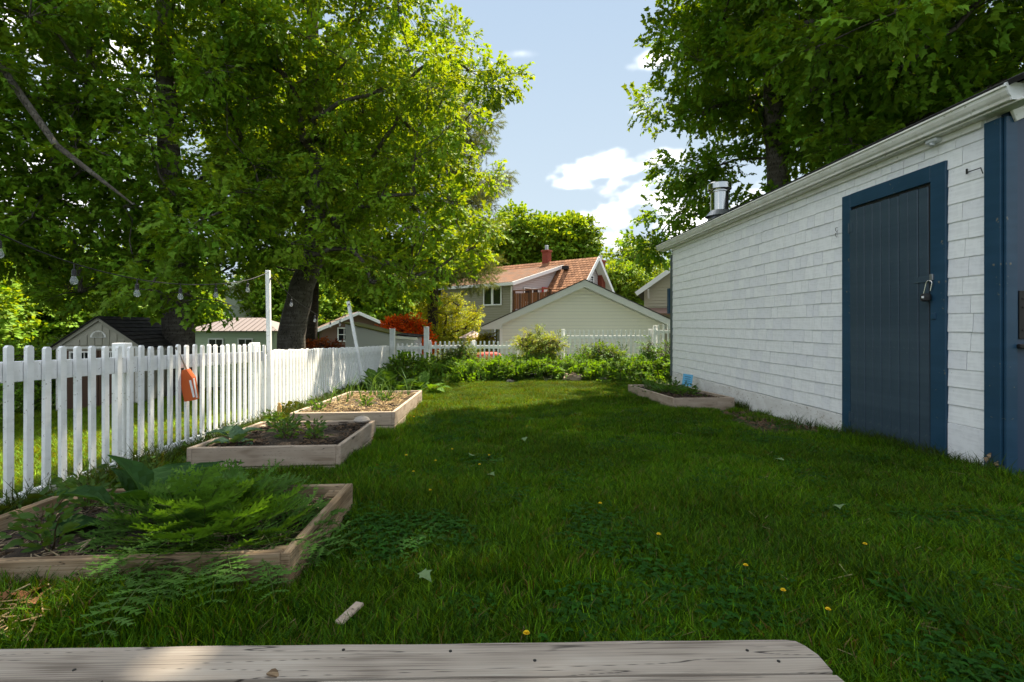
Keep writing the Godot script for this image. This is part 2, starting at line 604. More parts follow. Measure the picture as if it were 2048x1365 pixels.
func make_ground() -> void:
	var xs := []
	var zs := []
	var x := -90.0
	while x < 90.0:
		xs.append(x)
		x += 0.35 if x > -6.0 and x < 9.0 else 1.2 if absf(x) < 22.0 else 6.0
	xs.append(90.0)
	var z := 12.0
	while z > -150.0:
		zs.append(z)
		z -= 0.12 if z > -2.2 and z < -1.2 else 0.35 if z > -18.0 and z < 1.0 else 1.5 if z > -40.0 else 8.0
	var nz := noise(3, 0.5, 3)
	var s := Shape.new()
	var g := func(a: float, b: float) -> Vector3: return Vector3(a, gy(a, b) + mound(a, b) - 0.012 + 0.012 * nz.get_noise_2d(a, b), b)
	for i in xs.size() - 1:
		for j in zs.size() - 1:
			s.quad(g.call(xs[i], zs[j]), g.call(xs[i + 1], zs[j]), g.call(xs[i + 1], zs[j + 1]), g.call(xs[i], zs[j + 1]), Vector3.UP)
	structure("ground", s.mesh(), M.ground)

func make_lawns() -> void:
	var dark := Color(0.020, 0.088, 0.003)
	var bright := Color(0.16, 0.37, 0.008)
	var kinds := []
	for k in 4: kinds.append(tuft(100 + k, 160, 0.12, 0.052 + 0.008 * k, dark, bright, 0.0021))
	var tint := noise(8, 0.55, 3)
	var tall := noise(9, 1.3, 3)
	rng.seed = 500
	var places := [[], [], [], []]
	var tints := [[], [], [], []]
	var n := 0
	while n < 10500:
		var px := rf(-2.6, 3.62)
		var pz := rf(-11.75, -0.55) if rng.randf() < 0.62 else rf(-4.5, -0.55)
		n += 1
		if bare(px, pz, -0.01): continue
		if px < -0.9 and pz > -1.85 and tall.get_noise_2d(px * 0.8, pz * 0.8) > -0.05 and px < -1.55: continue
		var soil_patch := Vector2((px - 3.25) / 0.42, (pz + 5.75) / 0.95).length() + tall.get_noise_2d(px * 2.0, pz * 2.0) * 0.5
		if soil_patch < 1.0 and rng.randf() < 0.9: continue
		if px > 2.5 and pz > -4.4 and pz < -2.9 and tall.get_noise_2d(px * 1.6 + 9.0, pz * 1.6) > 0.22 and rng.randf() < 0.8: continue
		var k := rng.randi() % 4
		var h := 1.0 + tall.get_noise_2d(px, pz) * 0.55
		if px > 3.35 or absf(px + 0.9) < 0.12 or px < -2.3: h *= 1.25
		var b := Basis(Vector3.UP, rf(0, TAU)).scaled(Vector3(1, h, 1))
		places[k].append(Transform3D(b, ground_at(px, pz, mound(px, pz))))
		var t := 1.0 + tint.get_noise_2d(px, pz) * 0.5
		tints[k].append(Color(t * rf(0.9, 1.15), t, t * 0.9))
	var lawn := Node3D.new()
	lawn.name = numbered("lawn_grass")
	add_child(lawn)
	tag(lawn, "mown green lawn grass between the raised beds and the shed", "grass", "", "stuff")
	for k in 4: scatter("blades", kinds[k], M.grass, places[k], tints[k], lawn)
	# clover mixed into the lawn
	var cl := clover(140, 34, 0.11, Color(0.028, 0.11, 0.009))
	var cp := []
	var ct := []
	for i in 620:
		var px := rf(-0.8, 3.4)
		var pz := rf(-6.5, -0.9) if i % 3 else rf(-2.6, -0.9)
		if bare(px, pz, 0.05) or tint.get_noise_2d(px * 2.2 + 31.0, pz * 2.2) < 0.02: continue
		cp.append(Transform3D(Basis(Vector3.UP, rf(0, TAU)).scaled(Vector3.ONE * rf(0.9, 1.3)), ground_at(px, pz, 0.012)))
		ct.append(Color(1, 1, 1) * rf(0.8, 1.2))
	scatter("clover", cl, M.grass, cp, ct, lawn)
	var clip := white_mesh(Vector3(0.09, 0.002, 0.003))
	crumbs(lawn, "clippings", 700, -0.9, 3.4, -7.5, -0.9, func(x: float, z: float) -> float: return gy(x, z) + rf(0.02, 0.05), clip, M.painted, [Color(0.26, 0.22, 0.10), Color(0.17, 0.14, 0.06), Color(0.12, 0.08, 0.04)], 0.3, 1.0, 0.4)
	# the neighbour's lawn, coarser
	var np := [[], []]
	var nt := [[], []]
	var near := [tuft(150, 150, 0.2, 0.075, Color(0.12, 0.27, 0.012), Color(0.22, 0.40, 0.02), 0.004), tuft(151, 150, 0.2, 0.085, Color(0.12, 0.27, 0.012), Color(0.22, 0.40, 0.02), 0.004)]
	for i in 5200:
		var px := -2.75 - 9.0 * pow(rng.randf(), 1.2)
		var pz := rf(-14.0, -1.6)
		if rng.randf() > 1.3 - 0.06 * -pz - 0.02 * absf(px): continue
		var k := i % 2
		np[k].append(Transform3D(Basis(Vector3.UP, rf(0, TAU)), ground_at(px, pz)))
		var t := 1.0 + tint.get_noise_2d(px, pz) * 0.3
		nt[k].append(Color(t, t, t))
	var other := Node3D.new()
	other.name = numbered("lawn_grass")
	add_child(other)
	tag(other, "sunlit yellow green lawn beyond the near picket fence", "grass", "", "stuff")
	for k in 2: scatter("blades", near[k], M.grass, np[k], nt[k], other)

# ------------------------------------------------------------------ trees
func tree(called: String, label: String, group: String, trunk: Array, r0: float, r1: float, hulls: Array, clumps: int, clump_r: float, per: int, meshes: Array, leaf_m: Material, bark: Material, tint: Color, sd: int, flat := 0.62, spacing := 0.8) -> Node3D:
	# trunk: points from the ground up; hulls: [centre, radii] of the crown; clumps of leaf sprigs fill the hulls and limbs reach them
	var base: Vector3 = trunk[0]
	var t := thing(called, label, "tree", base, group)
	rng.seed = sd
	var pts := []
	for p in trunk: pts.append(p - base)
	var fine := []
	var fr := []
	for i in pts.size() - 1:
		for k in 4:
			var f := k / 4.0
			var p := (pts[i] as Vector3).cubic_interpolate(pts[i + 1], pts[maxi(i - 1, 0)], pts[mini(i + 2, pts.size() - 1)], f)
			fine.append(p + Vector3(rf(-1, 1), 0, rf(-1, 1)) * r0 * 0.12)
			fr.append(lerpf(r0, r1, (i + f) / (pts.size() - 1)))
	fine.append(pts[-1])
	fr.append(r1)
	fr[0] *= 1.45
	fr[1] *= 1.12
	var s := Shape.new()
	s.tube(fine, fr, 12)
	part("trunk", s.mesh(), bark, t)
	# clump centres
	var vol := 0.0
	for h in hulls: vol += pow(h[1].x * h[1].y * h[1].z, 0.75)
	var nodes := []
	var tries := 0
	while nodes.size() < clumps and tries < clumps * 40:
		tries += 1
		var pick := rf(0, vol)
		var h: Array = hulls[0]
		for q in hulls:
			h = q
			pick -= pow(q[1].x * q[1].y * q[1].z, 0.75)
			if pick <= 0.0: break
		var p: Vector3 = h[0] + rdir() * pow(rng.randf(), 0.36) * h[1] - base
		var ok := true
		for q in nodes:
			if p.distance_squared_to(q) < clump_r * clump_r * spacing * spacing:
				ok = false
				break
		if ok: nodes.append(p)
	var top: Vector3 = pts[-1]
	var axis := func(p: Vector3) -> float:
		var best := 1e9
		for q in fine: best = minf(best, p.distance_to(q))
		return best
	var order := []
	for p in nodes: order.append([axis.call(p), p])
	order.sort_custom(func(a, b): return a[0] < b[0])
	var joints := []   # [point, parent joint or -1, load]
	for i in range(fine.size() / 3, fine.size()): joints.append([fine[i], -1, 0.0, fr[i]])
	var roots := joints.size()
	for o in order:
		var p: Vector3 = o[1]
		var best := 0
		var cost := 1e9
		for j in joints.size():
			var q: Vector3 = joints[j][0]
			var d := p.distance_to(q) + maxf(0.0, q.y - p.y) * 0.7 + (0.0 if j >= roots else 0.35)
			if d < cost:
				cost = d
				best = j
		joints.append([p, best, 1.0, 0.0])
	for j in range(joints.size() - 1, roots - 1, -1):
		var par: int = joints[j][1]
		if par >= roots: joints[par][2] += joints[j][2]
	var limbs := Shape.new()
	for j in range(roots, joints.size()):
		var a: Vector3 = joints[joints[j][1]][0]
		var b: Vector3 = joints[j][0]
		var r := minf(0.014 + 0.017 * sqrt(joints[j][2] - 1.0) , r1 * 1.1)
		var r2 := r * 0.8
		var l := a.distance_to(b)
		var m1 := a.lerp(b, 0.35) + Vector3(rf(-1, 1), rf(-0.2, 0.9), rf(-1, 1)) * l * 0.09
		var m2 := a.lerp(b, 0.7) + Vector3(rf(-1, 1), rf(-0.3, 0.9), rf(-1, 1)) * l * 0.09
		limbs.tube([a, m1, m2, b], [r * 1.15, r, (r + r2) / 2, r2], 6, false)
		for k in 4:
			var e := b + rdir() * Vector3(clump_r, clump_r * flat, clump_r) * 0.95
			limbs.tube([b, b.lerp(e, 0.5) + Vector3(0, 0.06, 0), e], [0.011, 0.008, 0.003], 3, false)
	part("limbs", limbs.mesh(), bark, t)
	var places := []
	var tints := []
	for k in meshes.size():
		places.append([])
		tints.append([])
	for p in nodes:
		var cr := clump_r * rf(0.75, 1.25)
		var shade := rf(0.85, 1.15)
		for i in per:
			var d := rdir()
			var off := d * Vector3(cr, cr * flat, cr) * pow(rng.randf(), 0.5)
			var out := (d * 0.8 + rdir() * 0.7 + Vector3(0, -0.12, 0)).normalized()
			var z := (Vector3.UP + rdir() * 0.5)
			var x := out.cross(z).normalized()
			var b := Basis(x, out, x.cross(out)).scaled(Vector3.ONE * rf(0.75, 1.25))
			var k := rng.randi() % meshes.size()
			places[k].append(Transform3D(b, p + off))
			var g := shade * rf(0.85, 1.15)
			tints[k].append(Color(tint.r * g * rf(0.92, 1.1), tint.g * g, tint.b * g))
	var crown := Node3D.new()
	crown.name = "crown"
	t.add_child(crown, true)
	for k in meshes.size(): scatter("leaves", meshes[k], leaf_m, places[k], tints[k], crown)
	return t

func make_trees() -> void:
	var green := Color(0.185, 0.345, 0.03)
	var maple := [sprig(201, "maple", 10, 0.30, 0.105, green, 0.25), sprig(202, "maple", 9, 0.26, 0.11, green, 0.25), sprig(203, "maple", 11, 0.32, 0.10, green, 0.25)]
	var far := [sprig(211, "simple", 14, 0.5, 0.17, green, 0.25), sprig(212, "simple", 14, 0.45, 0.18, green, 0.25)]
	var small := [sprig(221, "simple", 12, 0.22, 0.06, green, 0.25), sprig(222, "simple", 12, 0.2, 0.06, green, 0.25)]
	var pine := [needles(231, Color(0.13, 0.20, 0.07)), needles(232, Color(0.15, 0.22, 0.08))]
	var behind := "big trees behind the picket fence"
	# the maple whose leaning trunk stands behind the fence
	tree("maple_tree", "tall maple with leaning forked trunk behind the long picket fence", behind,
		[ground_at(-5.45, -14.0, -0.2), Vector3(-5.3, 1.2, -14), Vector3(-4.75, 2.9, -14), Vector3(-4.68, 5.6, -14), Vector3(-4.75, 8.2, -14), Vector3(-5.0, 11.0, -14.2)], 0.40, 0.12,
		[[Vector3(-4.8, 9.0, -14), Vector3(3.9, 4.6, 4.0)], [Vector3(-1.75, 6.4, -13.8), Vector3(2.8, 2.5, 2.6)], [Vector3(-2.5, 3.9, -13.3), Vector3(3.1, 1.5, 2.4)], [Vector3(-5.6, 3.2, -12.8), Vector3(2.2, 1.5, 2.0)], [Vector3(-3.6, 2.7, -13.0), Vector3(3.0, 1.0, 1.8)]],
		150, 0.78, 46, maple, M.leaf, M.bark, Color(1.2, 1.15, 1.0), 301, 0.5, 1.05)
	tree("maple_tree", "dark maple with upright trunk rising above the little garden house", behind,
		[ground_at(-8.0, -13.4, -0.2), Vector3(-8.0, 1.5, -13.4), Vector3(-8.2, 4.5, -13.4), Vector3(-8.3, 7.5, -13.3), Vector3(-8.2, 11.0, -13.2)], 0.42, 0.14,
		[[Vector3(-8.6, 7.6, -13), Vector3(4.2, 5.2, 3.8)], [Vector3(-8.4, 3.0, -12.2), Vector3(3.6, 1.4, 2.3)], [Vector3(-6.1, 2.3, -10.2), Vector3(1.1, 1.0, 0.7)]],
		145, 0.78, 50, maple, M.leaf, M.bark, Color(1.0, 1.05, 0.95), 302, 0.5, 1.05)
	var edge := tree("maple_tree", "maple at the left edge with a long diagonal limb", behind,
		[ground_at(-12.2, -11.0, -0.2), Vector3(-12.2, 2.0, -11), Vector3(-12.4, 5.0, -11), Vector3(-12.2, 9.0, -11)], 0.36, 0.12,
		[[Vector3(-11.6, 6.0, -11), Vector3(3.4, 4.6, 2.8)], [Vector3(-10.0, 2.7, -11.5), Vector3(2.2, 1.2, 1.5)], [Vector3(-6.7, 3.0, -9.8), Vector3(1.0, 0.6, 0.6)]],
		90, 0.78, 48, maple, M.leaf, M.bark, Color(1.0, 1.05, 0.95), 303, 0.5, 1.05)
	var lb := Shape.new()
	lb.tube([Vector3(-12.0, 8.0, -11.0), Vector3(-10.4, 6.7, -10.3), Vector3(-8.95, 5.7, -9.7), Vector3(-7.9, 4.25, -9.6), Vector3(-7.2, 3.7, -9.6), Vector3(-6.6, 3.2, -9.7)], [0.11, 0.085, 0.07, 0.055, 0.04, 0.015], 10)
	part("long_limb", lb.mesh(), M.bark, edge, -edge.position)
	tree("maple_tree", "broad maple leaning over the roof of the white shed", "",
		[ground_at(6.85, -11.4, -0.2), Vector3(6.8, 2.0, -11.4), Vector3(6.75, 4.3, -11.3), Vector3(6.5, 6.5, -11.1), Vector3(6.3, 10.0, -10.8), Vector3(6.3, 13.0, -10.6)], 0.30, 0.12,
		[[Vector3(7.4, 9.0, -10.8), Vector3(3.0, 4.6, 3.6)], [Vector3(7.3, 5.9, -7.8), Vector3(2.7, 2.0, 2.4)], [Vector3(5.6, 6.8, -11.2), Vector3(1.4, 2.4, 1.6)], [Vector3(5.2, 4.3, -12.0), Vector3(1.0, 1.0, 1.0)], [Vector3(4.2, 3.1, -12.6), Vector3(0.9, 0.45, 0.7)],
		[Vector3(6.1, 11.6, -10.2), Vector3(3.8, 2.2, 3.0)], [Vector3(5.9, 9.6, -6.6), Vector3(3.2, 2.2, 2.8)], [Vector3(9.8, 5.6, -10.0), Vector3(3.0, 2.6, 2.6)], [Vector3(8.6, 4.4, -11.5), Vector3(1.9, 1.1, 1.2)], [Vector3(3.0, 11.0, -7.6), Vector3(3.7, 1.7, 2.9)]],
		255, 0.80, 84, maple, M.leaf, M.bark, Color(0.9, 0.98, 0.9), 304, 0.58, 1.1)
	tree("dark_tree", "straight dark trunk behind the lean-to shed", behind,
		[ground_at(-7.2, -20.5, -0.2), Vector3(-7.1, 1.5, -20.5), Vector3(-6.9, 4.5, -20.5), Vector3(-6.8, 8.0, -20.5)], 0.42, 0.15,
		[[Vector3(-7.0, 8.0, -20.5), Vector3(3.6, 3.6, 2.8)], [Vector3(-4.6, 3.7, -20), Vector3(2.6, 1.0, 1.6)]], 80, 0.95, 70, far, M.leaf, M.bark_dark, Color(1, 1, 1), 305)
	tree("pine_tree", "soft needled pine behind the leaning maple", "",
		[ground_at(-2.4, -22.0, -0.2), Vector3(-2.3, 3.0, -22), Vector3(-2.2, 7.0, -22), Vector3(-2.2, 12.5, -22)], 0.28, 0.06,
		[[Vector3(-2.2, 7.5, -22), Vector3(2.9, 4.8, 2.6)], [Vector3(-2.6, 3.2, -21.0), Vector3(3.6, 0.9, 2.2)]], 110, 0.75, 110, pine, M.leaf, M.bark_dark, Color(1, 1, 1), 306, 0.4)
	# trees farther off
	var beyond := "trees beyond the houses"
	tree("round_tree", "round bright green tree crown above the house with the chimney", beyond,
		[ground_at(4.4, -50.0, -0.2), Vector3(4.4, 4.0, -50), Vector3(4.4, 8.5, -50)], 0.5, 0.2,
		[[Vector3(2.4, 8.0, -50), Vector3(4.4, 3.6, 3.6)], [Vector3(7.0, 8.2, -49), Vector3(3.6, 3.2, 3.0)], [Vector3(9.3, 6.2, -49), Vector3(2.2, 2.2, 2.2)]], 130, 1.25, 60, [sprig(241, "simple", 16, 0.9, 0.3, green, 0.25)], M.leaf, M.bark_dark, Color(1.1, 1.05, 1.0), 307)
	tree("slender_tree", "thin leaved pale tree between the two houses", beyond,
		[ground_at(14.2, -46.0, -0.2), Vector3(14.2, 4.0, -46), Vector3(14.1, 8.6, -46)], 0.3, 0.06,
		[[Vector3(14.2, 5.6, -46), Vector3(1.7, 3.6, 1.6)]], 40, 0.85, 40, far, M.leaf, M.bark, Color(1.25, 1.05, 1.1), 308)
	tree("bushy_tree", "low bushy tree beside the brick chimney", beyond,
		[ground_at(11.6, -42.0, -0.2), Vector3(11.6, 2.0, -42), Vector3(11.5, 4.0, -42)], 0.25, 0.08,
		[[Vector3(11.4, 3.6, -42), Vector3(2.6, 2.2, 2.0)], [Vector3(14.0, 2.6, -41), Vector3(2.0, 2.0, 2.0)]], 60, 0.9, 60, far, M.leaf, M.bark_dark, Color(1.05, 1.0, 0.9), 309)
	var bx := [[-30.0, -34.0, 7.0], [-24.0, -38.0, 6.0], [-19.5, -31.0, 4.2], [-16.0, -42.0, 6.5], [-11.0, -48.0, 7.0], [-5.5, -52.0, 7.5], [-35.0, -26.0, 6.0], [20.0, -52.0, 7.0], [-25.0, -24.0, 4.0]]
	var words := ["at the far left edge", "left of the garden house", "low between the left trunks", "behind the pale green house", "behind the leaning maple trunk", "behind the pine", "half hidden by the left maple", "beyond the right hand house", "above the left picket fence"]
	for i in bx.size():
		var h: float = bx[i][2]
		tree("backdrop_tree", "sunlit far tree " + words[i], beyond,
			[ground_at(bx[i][0], bx[i][1], -0.2), Vector3(bx[i][0], h * 0.4, bx[i][1]), Vector3(bx[i][0], h * 0.9, bx[i][1])], 0.28, 0.08,
			[[Vector3(bx[i][0], h * 0.55, bx[i][1]), Vector3(h * 0.55, h * 0.55, h * 0.45)], [Vector3(bx[i][0] + 1.0, h * 0.2, bx[i][1] + 1.0), Vector3(h * 0.5, h * 0.3, h * 0.4)]],
			75, 1.1, 60, [sprig(251, "simple", 16, 0.7, 0.24, green, 0.25)], M.leaf, M.bark, Color(1.15, 1.1, 1.0), 320 + i)
	# small garden trees
	tree("red_maple", "small scarlet leaved maple behind the garden gate", "",
		[ground_at(-3.55, -20.0, -0.1), Vector3(-3.5, 0.3, -20), Vector3(-3.3, 0.9, -20)], 0.07, 0.03,
		[[Vector3(-3.2, 0.75, -20), Vector3(0.95, 0.55, 0.8)], [Vector3(-2.7, 0.15, -19.9), Vector3(0.7, 0.4, 0.6)]], 34, 0.30, 34, [sprig(261, "maple", 8, 0.14, 0.06, Color(0.9, 0.19, 0.02), 0.3)], M.leaf, M.bark_dark, Color(1, 1, 1), 341)
	tree("golden_shrub_tree", "yellow green small tree in front of the grey house", "",
		[ground_at(-2.0, -22.5, -0.1), Vector3(-1.9, 0.3, -22.5), Vector3(-1.8, 1.4, -22.5)], 0.1, 0.04,
		[[Vector3(-1.65, 1.2, -22.5), Vector3(1.35, 1.1, 1.1)], [Vector3(-2.3, 0.3, -22), Vector3(1.0, 0.6, 0.8)]], 46, 0.42, 40, small, M.leaf, M.bark_dark, Color(2.3, 1.6, 1.3), 342)
	tree("yellow_shrub", "yellow leaved shrub beside the corner of the white garage", "",
		[ground_at(-0.1, -19.0, -0.1), Vector3(-0.1, -0.4, -19), Vector3(-0.1, 0.2, -19)], 0.05, 0.02,
		[[Vector3(-0.05, 0.1, -19), Vector3(0.55, 0.6, 0.5)]], 16, 0.26, 34, small, M.leaf, M.bark_dark, Color(2.3, 1.3, 0.9), 343)
	tree("russet_shrub", "russet leaved shrub at the foot of the dark trunk", "",
		[ground_at(-5.7, -17.5, -0.1), Vector3(-5.7, -0.7, -17.5), Vector3(-5.7, 0.0, -17.5)], 0.05, 0.02,
		[[Vector3(-5.6, 0.0, -17.5), Vector3(0.75, 0.5, 0.5)]], 18, 0.28, 34, [sprig(262, "maple", 8, 0.14, 0.06, Color(0.30, 0.085, 0.02), 0.3)], M.leaf, M.bark_dark, Color(1, 1, 1), 344)
	var hb := [[-7.9, -17.8, 1.2, "leafy green bush between the leaning trunk and the dark trunk"], [-7.4, -6.6, 0.9, "dark bush beside the little garden house"], [-9.4, -8.4, 1.2, "dark bush at the left edge behind the near fence"], [-10.5, -12.5, 1.5, "dark bush behind the little garden house"], [-3.5, -24.0, 1.2, "green bush in front of the far grey house"]]
	for i in hb.size():
		var p := ground_at(hb[i][0], hb[i][1], -0.1)
		var h: float = hb[i][2]
		tree("garden_bush", hb[i][3], "bushes in the neighbouring gardens", [p, p + Vector3(0, h * 0.4, 0), p + Vector3(0.05, h * 0.8, 0)], 0.06, 0.02,
			[[p + Vector3(0, h * 0.6, 0), Vector3(h * 0.9, h * 0.7, h * 0.7)]], 40, h * 0.3, 44, small, M.leaf, M.bark_dark, Color(0.8, 0.9, 0.9) if i in [1, 2, 3] else Color(1.2, 1.15, 1.0), 350 + i)

# ------------------------------------------------------------------ building helpers
func rebase(t: Node3D, p: Vector3) -> void:
	# the parts were laid out in world coordinates; put the thing's origin at its base
	for c in t.get_children(): c.position -= p
	t.position = p

func window(parent: Node, at: Vector3, w: float, h: float, turn: float, cols: int, rows: int, frame: Material, fw := 0.05, pane_m: Material = null) -> Node3D:
	# faces its own +z
	var s := Shape.new()
	s.box(Vector3(-w / 2 - fw, -h / 2 - fw, 0), Vector3(-w / 2, h / 2 + fw, 0.05), 0.004)
	s.box(Vector3(w / 2, -h / 2 - fw, 0), Vector3(w / 2 + fw, h / 2 + fw, 0.05), 0.004)
	s.box(Vector3(-w / 2, h / 2, 0), Vector3(w / 2, h / 2 + fw, 0.048), 0.004)
	s.box(Vector3(-w / 2, -h / 2 - fw, 0), Vector3(w / 2, -h / 2, 0.048), 0.004)
	for k in range(1, cols): s.box(Vector3(-w / 2 + w * k / cols - fw * 0.25, -h / 2, 0.01), Vector3(-w / 2 + w * k / cols + fw * 0.25, h / 2, 0.036))
	for k in range(1, rows): s.box(Vector3(-w / 2, -h / 2 + h * k / rows - fw * 0.25, 0.012), Vector3(w / 2, -h / 2 + h * k / rows + fw * 0.25, 0.034))
	var f := part("window", s.mesh(), frame, parent, at, Vector3(0, turn, 0))
	part("pane", box(Vector3(w, h, 0.01), 0.0), pane_m if pane_m else M.window_dark, f, Vector3(0, 0, 0.012))
	return f

func clip_row(poly: Array, y0: float, y1: float) -> Array:
	# the part of an outline between two heights, as an outline
	var out := Geometry2D.intersect_polygons(PackedVector2Array(poly), PackedVector2Array([Vector2(-999, y0), Vector2(999, y0), Vector2(999, y1), Vector2(-999, y1)]))
	return Array(out[0]) if out.size() else []

func siding(parent: Node, poly: Array, pitch: float, m: Material, at: Vector3, turn: float, single: bool, called := "siding_board") -> void:
	# lapped boards over an outline (x, y); each board leans out at its foot. It faces its own +z.
	var lo := 1e9
	var hi := -1e9
	for p in poly:
		lo = minf(lo, p.y)
		hi = maxf(hi, p.y)
	var all := Shape.new()
	var y := lo
	while y < hi - 0.01:
		var row := clip_row(poly, y, minf(y + pitch - 0.011, hi))
		if row.size() >= 3:
			var s := all if not single else Shape.new()
			var n0 := s.v.size()
			s.prism(row, 0.0, 0.022)
			for i in range(n0, s.v.size()):
				if s.v[i].z > 0.01: s.v[i].z = lerpf(0.034, 0.005, clampf((s.v[i].y - y) / pitch, 0, 1))
			if single: part(called, s.mesh(), m, parent, at, Vector3(0, turn, 0))
		y += pitch
	if not single:
		var o := part("siding", all.mesh(), m, parent, at, Vector3(0, turn, 0))
		o.set_meta("kind", "stuff")

func slab(parent: Node, called: String, a: Vector3, b: Vector3, c: Vector3, d: Vector3, thick: float, m: Material) -> MeshInstance3D:
	# a roof plane with some thickness, corners in order
	var s := Shape.new()
	var n := (b - a).cross(d - a).normalized()
	if n.y < 0: n = -n
	var k := n * thick
	s.quad(a + k, b + k, c + k, d + k, n)
	s.quad(a, b, c, d, -n)
	var ce := (a + b + c + d) / 4
	for e in [[a, b], [b, c], [c, d], [d, a]]: s.quad(e[0], e[1], e[1] + k, e[0] + k, (e[0] + e[1]) / 2 - ce)
	return part(called, s.mesh(), m, parent)

func roof_rows(parent: Node, a: Vector3, b: Vector3, c: Vector3, d: Vector3, rows: int, cols: int, mats: Array) -> void:
	# asphalt shingles on a roof plane: a-b is the eave, d-c the ridge; joined, one mesh for each tone
	var shapes := []
	for m in mats: shapes.append(Shape.new())
	var n := (b - a).cross(d - a).normalized()
	if n.y < 0: n = -n
	for r in rows:
		for k in cols + 1:
			var f0 := clampf((k - (0.5 if r % 2 else 0.0)) / cols, 0, 1)
			var f1 := clampf((k + 1 - (0.5 if r % 2 else 0.0)) / cols - 0.004, 0, 1)
			if f1 <= f0: continue
			var g0 := float(r) / rows
			var g1 := (r + 1.0) / rows
			var e0 := a.lerp(b, f0).lerp(d.lerp(c, f0), g0)
			var e1 := a.lerp(b, f1).lerp(d.lerp(c, f1), g0)
			var e2 := a.lerp(b, f1).lerp(d.lerp(c, f1), g1)
			var e3 := a.lerp(b, f0).lerp(d.lerp(c, f0), g1)
			var s: Shape = shapes[rng.randi() % mats.size()]
			var lift := n * 0.018
			s.quad(e0 + lift, e1 + lift, e2 + n * 0.003, e3 + n * 0.003, n)
			s.quad(e0, e1, e1 + lift, e0 + lift, a - d)
	for k in mats.size():
		var o := part("roof_shingles", shapes[k].mesh(), mats[k], parent)
		o.set_meta("kind", "stuff")

# ------------------------------------------------------------------ the shed on the right
const WALL := 3.63

